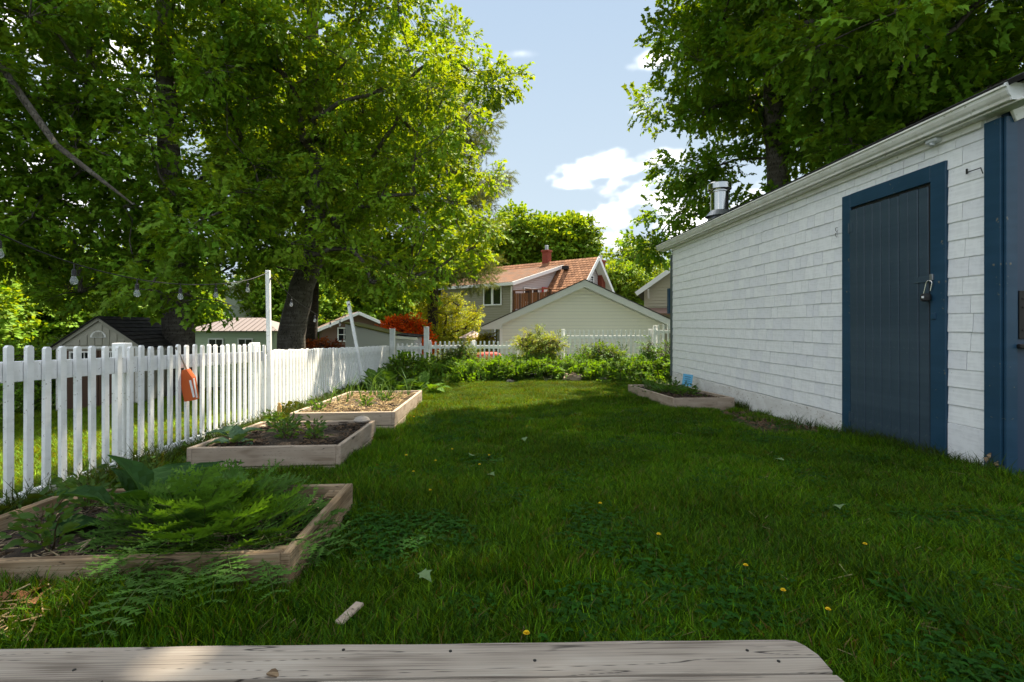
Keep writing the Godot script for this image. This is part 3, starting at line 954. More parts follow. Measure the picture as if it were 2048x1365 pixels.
func make_shed() -> void:
	var P := Vector3(WALL, -0.2, -3.33)
	var t := thing("shed", "white shingled shed with blue door and gutter along the lawn", "shed")
	rng.seed = 700
	# body
	part("side_wall", box(Vector3(0.10, 2.5, 6.2), 0.0), M.grey_white, t, Vector3(WALL + 0.056, 1.28, -6.48))
	part("foundation", box(Vector3(0.12, 0.62, 4.72), 0.01), M.peeling, t, Vector3(WALL + 0.056, -0.278, -7.27))
	part("back_wall", box(Vector3(4.2, 2.7, 0.1), 0.0), M.grey_white, t, Vector3(WALL + 2.15, 1.2, -9.6))
	part("far_wall", box(Vector3(0.1, 2.7, 6.2), 0.0), M.grey_white, t, Vector3(WALL + 4.3, 1.2, -6.48))
	var fr := Shape.new()
	fr.prism([Vector2(0.035, -0.5), Vector2(4.2, -0.5), Vector2(4.2, 2.5), Vector2(2.1, 3.5), Vector2(0.035, 2.5)], -0.06, 0.0)
	part("front_wall", fr.mesh(), M.front_blue, t, Vector3(WALL, 0, -3.33))
	for k in 5: part("front_batten", box(Vector3(0.012, 2.3, 0.01), 0.002), M.front_blue, t, Vector3(WALL + 0.42 + k * 0.3, 1.1, -3.327))
	# shingles: rows of painted wooden shingles with open joints
	var widths := [0.095, 0.115, 0.13, 0.145, 0.16, 0.18, 0.205, 0.235]
	var meshes := []
	for w in widths:
		var s := Shape.new()
		s.prism([Vector2(-0.0042, 0), Vector2(-0.0105, 0.001), Vector2(-0.0115, 0.004), Vector2(-0.0035, 0.166), Vector2(0.0, 0.166)], -w / 2 + 0.0018, w / 2 - 0.0018)
		meshes.append(s.mesh())
	var placed := []
	for row in 18:
		var y := 0.04 + row * 0.142
		if y > 2.40: continue
		var spans := [[-9.58, -4.90], [-3.752, -3.452]] if y + 0.13 < 2.25 else [[-9.58, -3.452]]
		if y < 0.1: spans = [[-9.58, -4.90]]
		for sp in spans:
			var z: float = sp[1]
			while z > sp[0] + 0.02:
				var k := rng.randi() % widths.size()
				var w: float = widths[k]
				var left: float = z - sp[0]
				var sc := 1.0
				if left < w * 1.5:
					sc = left / w
				placed.append([y + rf(-0.003, 0.003), z - w * sc / 2, k, sc, rf(-0.006, 0.006)])
				z -= w * sc
	placed.sort_custom(func(a, b): return a[1] > b[1])
	var rest := Shape.new()
	for i in placed.size():
		var p: Array = placed[i]
		var where := Vector3(WALL + 0.006 - rf(0, 0.003), p[0], p[1])
		if i < 300:
			part("shingle", meshes[p[2]], M["shingle%d" % (rng.randi() % 3)], t, where, Vector3(p[4], 0, rf(-0.006, 0.006)), Vector3(1, 1, p[3]))
		else:
			var w: float = widths[p[2]] * p[3]
			var n0 := rest.v.size()
			rest.prism([Vector2(-0.0042, 0), Vector2(-0.0105, 0.001), Vector2(-0.0115, 0.004), Vector2(-0.0035, 0.166), Vector2(0.0, 0.166)], -w / 2 + 0.0018, w / 2 - 0.0018)
			for j in range(n0, rest.v.size()): rest.v[j] += where
	part("shingles", rest.mesh(), M.shingle0, t).set_meta("kind", "stuff")
	part("base_board", box(Vector3(0.018, 0.34, 0.296), 0.003), M.shingle1, t, Vector3(WALL - 0.001, 0.012, -3.602))
	# door frame
	var trim: Material = M.trim_blue
	part("door_trim", box(Vector3(0.030, 2.40, 0.115), 0.003), trim, t, Vector3(WALL - 0.009, 1.045, -4.843))
	part("door_trim", box(Vector3(0.030, 2.38, 0.135), 0.003), trim, t, Vector3(WALL - 0.009, 1.055, -3.821))
	part("door_trim", box(Vector3(0.030, 0.135, 0.893), 0.003), trim, t, Vector3(WALL - 0.009, 2.180, -4.337))
	part("door_recess", box(Vector3(0.01, 2.28, 0.90), 0.0), M.black, t, Vector3(WALL + 0.001, 0.97, -4.335))
	# the door: grooved boards, hung a little crooked
	var door := Node3D.new()
	door.name = "door"
	t.add_child(door, true)
	door.position = Vector3(WALL - 0.016, -0.16, -4.778)
	door.rotation = Vector3(-0.006, 0.02, 0)
	tag(door, "dark blue board door standing slightly ajar", "")
	for k in 9:
		var zb := 0.05 + k * 0.0965
		part("plank", box(Vector3(0.026, 2.235 + rf(-0.012, 0.006), 0.0925), 0.006), M.door_blue, door, Vector3(rf(-0.0015, 0.0015), 1.128, zb), Vector3(0, rf(-0.01, 0.01), 0))
	for k in 4: part("bead", box(Vector3(0.008, 2.2, 0.008), 0.003), M.door_blue, door, Vector3(-0.011, 1.13, 0.0985 + k * 0.193))
	for y in [2.07, 0.20]:
		var h := Shape.new()
		h.tube([Vector3(-0.017, y - 0.05, -0.002), Vector3(-0.017, y + 0.05, -0.002)], [0.007, 0.007], 8)
		h.box(Vector3(-0.017, y - 0.045, 0.0), Vector3(-0.0125, y + 0.045, 0.045), 0.001)
		part("hinge", h.mesh(), M.door_blue, door)
	var hs := Shape.new()
	hs.box(Vector3(-0.020, 1.455, 0.735), Vector3(-0.0135, 1.505, 0.905), 0.002)
	part("hasp", hs.mesh(), M.door_blue, door)
	part("staple", box(Vector3(0.02, 0.05, 0.03), 0.003), M.galvanised, t, Vector3(WALL - 0.028, 1.335, -3.868))
	part("keeper", box(Vector3(0.012, 0.05, 0.045), 0.003), trim, t, Vector3(WALL - 0.028, 1.02, -3.855))
	# corner boards, fascia, gutter
	part("corner_board", box(Vector3(0.030, 2.54, 0.118), 0.003), trim, t, Vector3(WALL - 0.009, 1.14, -3.391))
	part("corner_board", box(Vector3(0.085, 2.54, 0.02), 0.003), trim, t, Vector3(WALL + 0.038, 1.14, -3.318))
	part("far_corner_board", box(Vector3(0.035, 2.36, 0.06), 0.003), mat("weathered_green", lin(0.09, 0.11, 0.10), 0.8), t, Vector3(WALL - 0.012, 1.13, -9.612))
	part("shutter", box(Vector3(0.03, 0.5, 0.10), 0.004), trim, t, Vector3(WALL - 0.035, 1.42, -9.70))
	part("frieze", box(Vector3(0.03, 0.05, 6.1), 0.004), M.cream, t, Vector3(WALL - 0.012, 2.416, -6.52))
	part("soffit", box(Vector3(0.12, 0.015, 6.9), 0.003), M.cream, t, Vector3(WALL - 0.035, 2.449, -6.57))
	part("fascia", box(Vector3(0.025, 0.13, 6.9), 0.003), M.cream, t, Vector3(WALL - 0.032, 2.522, -6.57))
	var gu := Shape.new()
	gu.prism([Vector2(-0.047, 2.56), Vector2(-0.155, 2.565), Vector2(-0.168, 2.562), Vector2(-0.170, 2.548), Vector2(-0.158, 2.543), Vector2(-0.155, 2.522), Vector2(-0.142, 2.496), Vector2(-0.128, 2.480), Vector2(-0.125, 2.462), Vector2(-0.118, 2.459), Vector2(-0.047, 2.459)], -6.9, 0.0)
	var gut := part("gutter", gu.mesh(), M.cream, t, Vector3(WALL, 0, -3.17))
	var cap := Shape.new()
	cap.prism([Vector2(-0.045, 2.566), Vector2(-0.158, 2.571), Vector2(-0.174, 2.567), Vector2(-0.176, 2.544), Vector2(-0.163, 2.538), Vector2(-0.160, 2.520), Vector2(-0.147, 2.492), Vector2(-0.133, 2.476), Vector2(-0.130, 2.455), Vector2(-0.045, 2.454)], 0.0, 0.012)
	part("end_cap", cap.mesh(), M.white_plain, gut, Vector3(0, 0, 0.0))
	# roof with an edge of dark shingles, rake boards at the front
	slab(t, "roof", Vector3(WALL - 0.15, 2.548, -3.06), Vector3(WALL - 0.15, 2.548, -10.05), Vector3(WALL + 2.1, 3.62, -10.05), Vector3(WALL + 2.1, 3.62, -3.06), 0.03, M.roof_dark)
	slab(t, "roof", Vector3(WALL + 4.4, 2.548, -3.06), Vector3(WALL + 4.4, 2.548, -10.05), Vector3(WALL + 2.1, 3.62, -10.05), Vector3(WALL + 2.1, 3.62, -3.06), 0.03, M.roof_dark)
	for row in 3:
		for k in 24:
			part("roof_shingle", box(Vector3(0.17, 0.008, 0.285), 0.002), M.roof_dark, t, Vector3(WALL - 0.085 + row * 0.12, 2.613 + row * 0.056, -3.2 - k * 0.29 - (0.14 if row % 2 else 0.0)), Vector3(0, 0, 0.44))
	bar("rake_board", Vector3(WALL - 0.05, 2.545, -3.10), Vector3(WALL + 2.1, 3.545, -3.10), 0.03, 0.15, M.white_plain, t, Vector3(-0.42, 0.9, 0))
	bar("rake_board", Vector3(WALL + 0.02, 2.44, -3.30), Vector3(WALL + 2.1, 3.40, -3.30), 0.02, 0.16, M.cream, t, Vector3(-0.42, 0.9, 0))
	# small fittings on the wall
	var hk := Shape.new()
	hk.box(Vector3(-0.012, -0.005, 0.0), Vector3(-0.002, 0.035, 0.012), 0.002)
	hk.tube([Vector3(-0.01, 0.0, 0.006), Vector3(-0.03, 0.0, 0.03), Vector3(-0.035, 0.0, 0.14), Vector3(-0.03, -0.045, 0.15)], [0.004, 0.004, 0.004, 0.003], 6)
	part("wall_hook", hk.mesh(), M.iron, t, Vector3(WALL - 0.01, 2.09, -3.59))
	var sn := Shape.new()
	sn.box(Vector3(-0.05, -0.035, -0.05), Vector3(0.02, 0.0, 0.05), 0.008)
	sn.tube([Vector3(-0.025, -0.03, 0), Vector3(-0.035, -0.055, 0)], [0.022, 0.016], 10)
	part("motion_sensor", sn.mesh(), M.grey_white, t, Vector3(WALL - 0.03, 2.44, -3.83))
	for y in [1.955, 1.90]:
		var w := Shape.new()
		w.tube([Vector3(0, 0, 0), Vector3(-0.02, -0.005, 0), Vector3(-0.022, -0.03, 0.004), Vector3(-0.012, -0.045, 0.01), Vector3(-0.004, -0.03, 0.012)], [0.003, 0.003, 0.003, 0.003, 0.002], 5)
		part("cable_hook", w.mesh(), M.iron, t, Vector3(WALL - 0.006, y, -4.99))
	# latch plate on the front
	var lp := Shape.new()
	lp.box(Vector3(0, 0, 0), Vector3(0.16, 0.34, 0.008), 0.002)
	for q in [Vector2(0.03, 0.06), Vector2(0.03, 0.28), Vector2(0.03, 0.22)]: lp.lathe([Vector2(0.012, 0.0), Vector2(0.008, 0.006), Vector2(0.0, 0.008)], 8, Vector3(q.x, q.y, 0.008))
	part("latch_plate", lp.mesh(), M.iron, t, Vector3(3.735, 0.85, -3.329))
	part("latch_bar", box(Vector3(0.3, 0.03, 0.05), 0.006), M.iron, t, Vector3(3.85, 0.80, -3.305))
	var rot := Shape.new()
	rng.seed = 711
	for k in 16:
		var c := Vector3(rf(-0.03, 0.0), rf(-0.06, 0.10), rf(-0.05, 0.05))
		rot.tri(c + rdir() * 0.03, c + rdir() * 0.03, c + rdir() * 0.035, Vector3(-1, 0, 1))
	part("rotten_wood", rot.mesh(), M.old_wood0, t, Vector3(WALL - 0.02, -0.08, -3.36))
	rebase(t, P)
	# the padlock hangs open on the hasp
	var pl := thing("padlock", "open black padlock hanging from the hasp of the blue shed door", "padlock", Vector3(WALL - 0.055, 1.175, -3.895))
	var bd := Shape.new()
	bd.lathe([Vector2(0.0, -0.035), Vector2(0.02, -0.035), Vector2(0.031, -0.026), Vector2(0.033, 0.0), Vector2(0.031, 0.022), Vector2(0.018, 0.03), Vector2(0.0, 0.03)], 16)
	part("body", bd.mesh(), M.black, pl, Vector3.ZERO, Vector3(0, 0.4, 0), Vector3(0.75, 1, 1.15))
	var sh := Shape.new()
	var arc := [Vector3(0, 0.02, -0.02), Vector3(0, 0.10, -0.02)]
	for k in 7: arc.append(Vector3(0, 0.115 + 0.02 * sin(PI * k / 6.0), -0.02 * cos(PI * k / 6.0)))
	arc.append(Vector3(0, 0.055, 0.021))
	sh.tube(arc, [0.005, 0.005, 0.005, 0.005, 0.005, 0.005, 0.005, 0.005, 0.005, 0.005], 8)
	part("shackle", sh.mesh(), M.steel, pl, Vector3.ZERO, Vector3(0.2, 0.4, 0))
	part("dial", box(Vector3(0.004, 0.018, 0.022), 0.001), M.white_plain, pl, Vector3(-0.026, 0.0, 0.0))
	# the stove pipe on its roof
	var fl := thing("stove_chimney", "shiny steel stove chimney with cap on the shed roof", "chimney", Vector3(4.12, 2.86, -8.65))
	var sk := Shape.new()
	sk.lathe([Vector2(0.24, -0.18), Vector2(0.165, 0.06)], 28)
	part("flashing", sk.mesh(), M.galvanised, fl)
	var co := Shape.new()
	co.lathe([Vector2(0.235, 0.0), Vector2(0.242, 0.004), Vector2(0.16, 0.105), Vector2(0.15, 0.11)], 28)
	part("storm_collar", co.mesh(), M.galvanised, fl)
	var pp := Shape.new()
	pp.lathe([Vector2(0.15, 0.08), Vector2(0.15, 0.44), Vector2(0.14, 0.445)], 32)
	part("pipe", pp.mesh(), M.steel, fl)
	var ring := Shape.new()
	ring.lathe([Vector2(0.14, 0.42), Vector2(0.178, 0.425), Vector2(0.178, 0.44), Vector2(0.14, 0.455), Vector2(0.14, 0.50)], 28)
	part("collar", ring.mesh(), M.steel, fl)
	var cp := Shape.new()
	cp.lathe([Vector2(0.0, 0.47), Vector2(0.195, 0.475), Vector2(0.2, 0.48), Vector2(0.2, 0.575), Vector2(0.19, 0.59), Vector2(0.12, 0.612), Vector2(0.0, 0.62)], 32)
	part("cap", cp.mesh(), M.steel, fl)

# ------------------------------------------------------------------ fences
func picket_mesh(h: float, w: float, d: float) -> ArrayMesh:
	# a picket with its top corners cut; foot at y 0, its face towards +x
	var key := "picket%.3f%.3f" % [h, w]
	if not cache.has(key):
		var s := Shape.new()
		s.prism([Vector2(-w / 2, 0), Vector2(w / 2, 0), Vector2(w / 2, h - 0.012), Vector2(w / 2 - 0.012, h), Vector2(-w / 2 + 0.012, h), Vector2(-w / 2, h - 0.012)], -d / 2, d / 2)
		cache[key] = s.mesh()
	return cache[key]

func fence(label: String, a: Vector3, b: Vector3, h: float, spacing: float, w: float, d: float, posts: Array, post_h: float, lean: Callable, rail_hs: Array, side: float) -> Node3D:
	# a picket fence from a to b on the ground; pickets on the side given by side (+1: left of the way from a to b seen from above)
	var t := thing("picket_fence", label, "fence", a, "white picket fences")
	var along := (b - a)
	var l := Vector2(along.x, along.z).length()
	var dir := Vector3(along.x, 0, along.z).normalized()
	var face := Vector3.UP.cross(dir) * side
	var turn := atan2(face.x, face.z)
	var n := int(l / spacing)
	for i in n:
		var f := (i + 0.5) / n
		var g := along * f
		g.y = gy(a.x + g.x, a.z + g.z) - a.y
		var le: float = lean.call(f)
		var hh := h
		var o := part("picket", picket_mesh(hh, w, d), M["fence%d" % (rng.randi() % 3)], t, g + face * (0.012 + d / 2) + Vector3(0, 0.015 + rf(-0.008, 0.008), 0))
		o.basis = Basis(Vector3.UP, turn) * Basis(Vector3.RIGHT, le) * Basis(Vector3(0, 0, 1), rf(-0.008, 0.008))
	for q in rail_hs:
		var segs := maxi(1, int(l / 2.4))
		for k in segs:
			var p0 := along * (k / float(segs))
			var p1 := along * ((k + 1.0) / segs - 0.002)
			p0.y = gy(a.x + p0.x, a.z + p0.z) - a.y + q[0]
			p1.y = gy(a.x + p1.x, a.z + p1.z) - a.y + q[0]
			var sh0: float = -sin(lean.call(k / float(segs))) * q[0]
			var sh1: float = -sin(lean.call((k + 1.0) / segs)) * q[0]
			bar("rail", p0 - face * (0.012 + sh0), p1 - face * (0.012 + sh1), q[1], 0.038, M["fence%d" % (k % 3)], t, face)
	for f in posts:
		var g: Vector3 = along * f
		g.y = gy(a.x + g.x, a.z + g.z) - a.y
		part("post", box(Vector3(0.09, post_h + 0.1, 0.09), 0.005), M["fence%d" % (rng.randi() % 3)], t, g + Vector3(0, post_h / 2 - 0.05, 0) - face * 0.078)
		for e in [-0.058, 0.058]:
			pass
	return t

func make_fences() -> void:
	rng.seed = 800
	var straight := func(_f: float) -> float: return 0.0
	var x := -2.63
	# near, along the left side; pickets face the lawn
	fence("white picket fence in the near left with the orange float hanging on it", ground_at(x, -1.3), ground_at(x, -6.06), 0.915, 0.115, 0.042, 0.020, [0.538, 0.985], 0.95, straight, [[0.79, 0.115], [0.05, 0.10]], -1.0)
	var wobble := func(f: float) -> float: return -0.13 * smoothstep(0.12, 0.5, f) * smoothstep(0.95, 0.6, f)
	fence("long leaning picket fence behind the second and third raised beds", ground_at(x, -6.14), ground_at(x, -13.5), 0.845, 0.112, 0.058, 0.03, [0.02, 0.33, 0.66], 0.8, wobble, [[0.70, 0.10], [0.08, 0.09]], -1.0)
	# across the back
	var z := -13.6
	fence("low picket fence across the back left of the big shrub", ground_at(-1.55, z), ground_at(2.05, z), 0.90, 0.118, 0.048, 0.022, [0.0, 0.335, 0.66], 0.94, straight, [[0.76, 0.09], [0.12, 0.09]], -1.0)
	fence("taller picket fence in front of the white garage", ground_at(2.1, z), ground_at(4.55, z), 1.20, 0.126, 0.044, 0.022, [0.0, 1.0], 1.24, straight, [[1.02, 0.09], [0.15, 0.09]], -1.0)
	fence("tallest picket fence section beside the shed corner", ground_at(4.65, z + 0.1), ground_at(7.2, z + 0.1), 1.33, 0.13, 0.036, 0.022, [0.0], 1.33, straight, [[1.15, 0.09], [0.4, 0.09]], -1.0)
	# the gate between two tall posts
	var ga := thing("garden_gate", "white picket gate with diagonal brace between two tall posts", "gate", ground_at(-2.42, z))
	for i in 7: part("picket", picket_mesh(0.86, 0.042, 0.022), M["fence%d" % (i % 3)], ga, Vector3(0.04 + i * 0.122, 0.04, 0.02))
	bar("rail", Vector3(0.0, 0.78, 0), Vector3(0.80, 0.78, 0), 0.09, 0.03, M.fence0, ga, Vector3(0, 0, 1))
	bar("rail", Vector3(0.0, 0.16, 0), Vector3(0.80, 0.16, 0), 0.09, 0.03, M.fence1, ga, Vector3(0, 0, 1))
	bar("brace", Vector3(0.05, 0.72, 0.045), Vector3(0.76, 0.22, 0.045), 0.08, 0.02, M.fence2, ga, Vector3(0, 0, 1))
	for px in [-2.53, -1.62]:
		var gp := thing("gate_post", "tall white gate post at the fence corner" if px < -2 else "tall white gate post at the end of the low back fence", "post", ground_at(px, z), "gate posts")
		part("shaft", box(Vector3(0.13, 1.34, 0.13), 0.006), M.fence0, gp, Vector3(0, 0.62, 0))
		part("top", box(Vector3(0.14, 0.02, 0.14), 0.006), M.fence1, gp, Vector3(0, 1.30, 0))
	# poles that carry the string lights
	var p1 := thing("light_pole", "straight white wooden pole standing at the bend of the picket fence", "pole", ground_at(-2.545, -6.03), "poles for the string lights")
	bar("shaft", Vector3(0, -0.1, 0), Vector3(-0.02, 1.80, 0.02), 0.045, 0.045, M.fence1, p1, Vector3(1, 0, 0))
	bar("cleat", Vector3(-0.005, 1.70, 0.02), Vector3(0.03, 1.70, 0.02), 0.02, 0.02, M.iron, p1)
	var p2 := thing("light_pole", "leaning white pole against the long picket fence", "pole", ground_at(-2.50, -10.5), "poles for the string lights")
	bar("shaft", Vector3(0, -0.1, 0), Vector3(-0.36, 1.80, 0), 0.06, 0.06, M.fence2, p2, Vector3(0, 0, 1))
	bar("cleat", Vector3(-0.33, 1.74, 0.02), Vector3(-0.33, 1.74, 0.06), 0.02, 0.02, M.iron, p2)
	# stake by the fence
	var sk := thing("stake", "short yellow wooden stake at the foot of the light pole", "stake", ground_at(-2.43, -6.0))
	part("shaft", box(Vector3(0.045, 0.24, 0.03), 0.004), mat("pine_yellow", lin(0.5, 0.3, 0.1), 0.8), sk, Vector3(0, 0.09, 0))
	part("point", box(Vector3(0.03, 0.05, 0.02), 0.004), M.pine_yellow, sk, Vector3(0, 0.22, 0))

func make_string_lights() -> void:
	var t := thing("string_lights", "black cable of clear glass bulbs strung along the picket fence", "string lights", Vector3(-2.56, 0, -4.0))
	var spans := [
		[[Vector3(0.0, 2.25, 2.9), Vector3(0.0, 1.62, 1.8), Vector3(0.0, 1.43, 1.24), Vector3(0.0, 1.33, 0.76), Vector3(0.0, 1.285, 0.2), Vector3(0.0, 1.29, -0.32), Vector3(0, 1.335, -0.87), Vector3(0, 1.43, -1.5), Vector3(0.01, 1.575, -2.03)], [2, 3, 4, 5, 6, 7]],
		[[Vector3(0.01, 1.575, -2.03), Vector3(0.0, 1.32, -2.7), Vector3(0, 1.12, -3.6), Vector3(-0.05, 1.03, -4.5), Vector3(-0.15, 1.05, -5.4), Vector3(-0.25, 1.2, -6.1), Vector3(-0.28, 1.38, -6.46)], [1, 2, 3, 4, 5]],
	]
	var so := Shape.new()
	so.lathe([Vector2(0.0, 0.0), Vector2(0.010, -0.002), Vector2(0.017, -0.012), Vector2(0.018, -0.05), Vector2(0.021, -0.056), Vector2(0.015, -0.06)], 12)
	var socket := so.mesh()
	var gl := Shape.new()
	gl.lathe([Vector2(0.013, -0.056), Vector2(0.019, -0.070), Vector2(0.027, -0.095), Vector2(0.029, -0.110), Vector2(0.024, -0.126), Vector2(0.012, -0.134), Vector2(0.0, -0.136)], 14)
	var glass := gl.mesh()
	var fi := Shape.new()
	fi.tube([Vector3(-0.008, -0.06, 0), Vector3(-0.012, -0.10, 0), Vector3(-0.004, -0.085, 0.004), Vector3(0.004, -0.105, 0), Vector3(0.012, -0.09, 0), Vector3(0.008, -0.06, 0)], [0.0012, 0.0012, 0.0012, 0.0012, 0.0012, 0.0012], 4)
	var filament := fi.mesh()
	for sp in spans:
		var pts: Array = sp[0]
		var fine := []
		for i in pts.size() - 1:
			for k in 6: fine.append((pts[i] as Vector3).cubic_interpolate(pts[i + 1], pts[maxi(i - 1, 0)], pts[mini(i + 2, pts.size() - 1)], k / 6.0))
		fine.append(pts[-1])
		var rr := []
		for p in fine: rr.append(0.0045)
		var c := Shape.new()
		c.tube(fine, rr, 6)
		part("cable", c.mesh(), M.black, t)
		for i in sp[1]:
			var p: Vector3 = pts[i]
			var b := part("bulb_socket", socket, M.black, t, p + Vector3(0, -0.033, 0), Vector3.ZERO, Vector3.ONE * 0.72)
			var dr := Shape.new()
			dr.tube([Vector3(0, 0.05, 0), Vector3(0.002, 0.0, 0)], [0.005, 0.006], 6)
			part("drop_wire", dr.mesh(), M.black, b)
			part("glass_bulb", glass, M.glass, b)
			part("filament", filament, M.iron, b)

func make_float() -> void:
	# a painted wooden float hanging on the fence
	var t := thing("wooden_float", "orange pointed wooden float with a white stripe hanging on the picket fence", "float", Vector3(-2.54, 0.30, -4.45))
	var s := Shape.new()
	s.prism([Vector2(-0.045, 0.0), Vector2(0.045, 0.0), Vector2(0.05, 0.19), Vector2(0.017, 0.27), Vector2(-0.017, 0.27), Vector2(-0.05, 0.19)], -0.035, 0.035)
	var fb := part("body", s.mesh(), M.orange_paint, t, Vector3.ZERO, Vector3(0.04, 0.1, 0.16))
	part("stripe", box(Vector3(0.004, 0.17, 0.022), 0.0), M.white_plain, fb, Vector3(0.0492, 0.10, 0.012), Vector3(0, 0, -0.026))
	part("stripe", box(Vector3(0.016, 0.15, 0.004), 0.0), M.white_plain, fb, Vector3(0.034, 0.10, 0.0355), Vector3(0, 0, 0.03))
	var r := Shape.new()
	r.tube([Vector3(-0.035, 0.245, 0.0), Vector3(-0.06, 0.38, 0.06), Vector3(-0.07, 0.46, 0.11)], [0.006, 0.006, 0.006], 6)
	part("rope", r.mesh(), mat("rope", lin(0.25, 0.22, 0.18), 0.9), t)
	var pl := Shape.new()
	pl.lathe([Vector2(0.0, 0.0), Vector2(0.01, 0.0), Vector2(0.01, 0.02), Vector2(0.0, 0.022)], 8, Vector3(-0.03, 0.235, 0.02))
	part("plug", pl.mesh(), M.iron, t)

# ------------------------------------------------------------------ raised beds
func bed(label: String, x0: float, x1: float, z0: float, z1: float, heights: Array, wood: String, skew: float, soil_drop: float, sd: int) -> Node3D:
	# z0 far end, z1 near end; boards stacked from the ground
	rng.seed = sd
	var c := ground_at((x0 + x1) / 2, (z0 + z1) / 2)
	var t := thing("raised_bed", label, "raised bed", c, "wooden raised beds")
	var co := []
	for p in [[x0, z0 + skew], [x1, z0], [x1 + skew * 0.3, z1], [x0 + skew * 0.3, z1 + skew]]: co.append(ground_at(p[0], p[1]) - c)
	var y := -0.03
	var th := 0.036
	for h in heights:
		for k in 4:
			var a: Vector3 = co[k]
			var b: Vector3 = co[(k + 1) % 4]
			var dir := (b - a).normalized()
			var cut := dir * (th / 2 if k % 2 == 0 else -th / 2)
			bar("board", a + cut + Vector3(0, y + h / 2, 0), b - cut + Vector3(0, y + h / 2, 0), th, h - 0.006, M["%s%d" % [wood, rng.randi() % 3]], t, Vector3.UP, 0.004)
		y += h
	var ce := Vector3.ZERO
	for p in co: ce += p / 4
	for p in co:
		var q: Vector3 = p + (ce - p) * Vector3(1, 0, 1) * Vector3(0.06 / absf(ce.x - p.x), 0, 0.06 / absf(ce.z - p.z))
		part("corner_post", box(Vector3(0.085, y - 0.01, 0.085), 0.005), M[wood + "1"], t, q + Vector3(0, y / 2 - 0.02, 0))
	# soil, lumpy
	var nz := noise(sd, 4.0, 4)
	var s := Shape.new()
	var n := 26
	var f := func(i: int, j: int) -> Vector3:
		var u := i / float(n)
		var w := j / float(n)
		var p: Vector3 = co[0].lerp(co[1], u).lerp(co[3].lerp(co[2], u), w)
		return p.lerp(ce, 0.015) + Vector3(0, y - soil_drop + 0.03 * nz.get_noise_2d(p.x, p.z) + 0.03 * sin(PI * u) * sin(PI * w), 0)
	for i in n:
		for j in n: s.quad(f.call(i, j), f.call(i + 1, j), f.call(i + 1, j + 1), f.call(i, j + 1), Vector3.UP)
	part("soil", s.mesh(), M.soil, t)
	return t

func crumbs(parent: Node3D, called: String, count: int, x0: float, x1: float, z0: float, z1: float, y: Callable, mesh: Mesh, m: Material, cols: Array, smin: float, smax: float, tilt: float) -> void:
	# bits of bark, straw or leaf litter lying about; world coordinates
	var p := []
	var t := []
	for i in count:
		var x := rf(x0, x1)
		var z := rf(z0, z1)
		var b := Basis(Vector3.UP, rf(0, TAU)) * Basis(Vector3(1, 0, 0), rf(-tilt, tilt)) * Basis(Vector3(0, 0, 1), rf(-tilt, tilt))
		p.append(Transform3D(b.scaled(Vector3.ONE * rf(smin, smax)), Vector3(x, y.call(x, z), z) - parent.position))
		t.append(cols[rng.randi() % cols.size()] * rf(0.7, 1.2))
	scatter(called, mesh, m, p, t, parent)

func white_mesh(size: Vector3) -> ArrayMesh:
	var s := Shape.new()
	s.colored = true
	s.box(-size / 2, size / 2)
	return s.mesh()

func frond(sd: int, length: float) -> ArrayMesh:
	# a ferny leaf along +y, face +z: midrib with toothed leaflets, arching down at its end
	rng.seed = sd
	var s := Shape.new()
	s.colored = true
	var base := Color(0.085, 0.20, 0.026)
	var at := func(f: float) -> Vector3: return Vector3(0.0, f * length * (1.0 - 0.12 * f), -0.42 * f * f * length)
	s.col = Color(0.11, 0.17, 0.05)
	s.tube([at.call(0.0), at.call(0.35), at.call(0.7), at.call(1.0)], [0.0035, 0.003, 0.002, 0.001], 4, false)
	var pairs := 7
	for k in pairs:
		var f := 0.22 + 0.74 * k / (pairs - 1.0)
		var l := length * 0.34 * sin(PI * clampf(0.14 + 0.82 * (k / (pairs - 1.0)), 0, 1)) * rf(0.9, 1.1)
		for sd2 in [-1.0, 1.0]:
			var o: Vector3 = at.call(f)
			var d := Vector3(sd2, 0.62, rf(-0.18, 0.1)).normalized()
			var up := Vector3(0, 0.15, 1).normalized()
			var c := base * rf(0.7, 1.35)
			s.col = c.lerp(Color(0.15, 0.24, 0.09), rf(0.0, 0.3))
			var side := d.cross(up).normalized()
			# a leaflet cut into teeth on both edges
			var teeth := 4
			for q in teeth:
				var g0 := q / float(teeth)
				var g1 := (q + 1.0) / teeth
				var w := l * 0.25 * sin(PI * clampf(0.18 + 0.75 * (g0 + 0.1), 0, 1))
				for e in [-1.0, 1.0]:
					s.tri(o + d * l * g0, o + d * l * g1, o + d * l * (g1 + 0.08) + side * e * w + up * 0.12 * w, up)
	leaf(s, at.call(0.95), Vector3(0, 0.8, -0.5), Vector3(0, 0.3, 1), length * 0.05, "oval", base)
	return s.mesh()

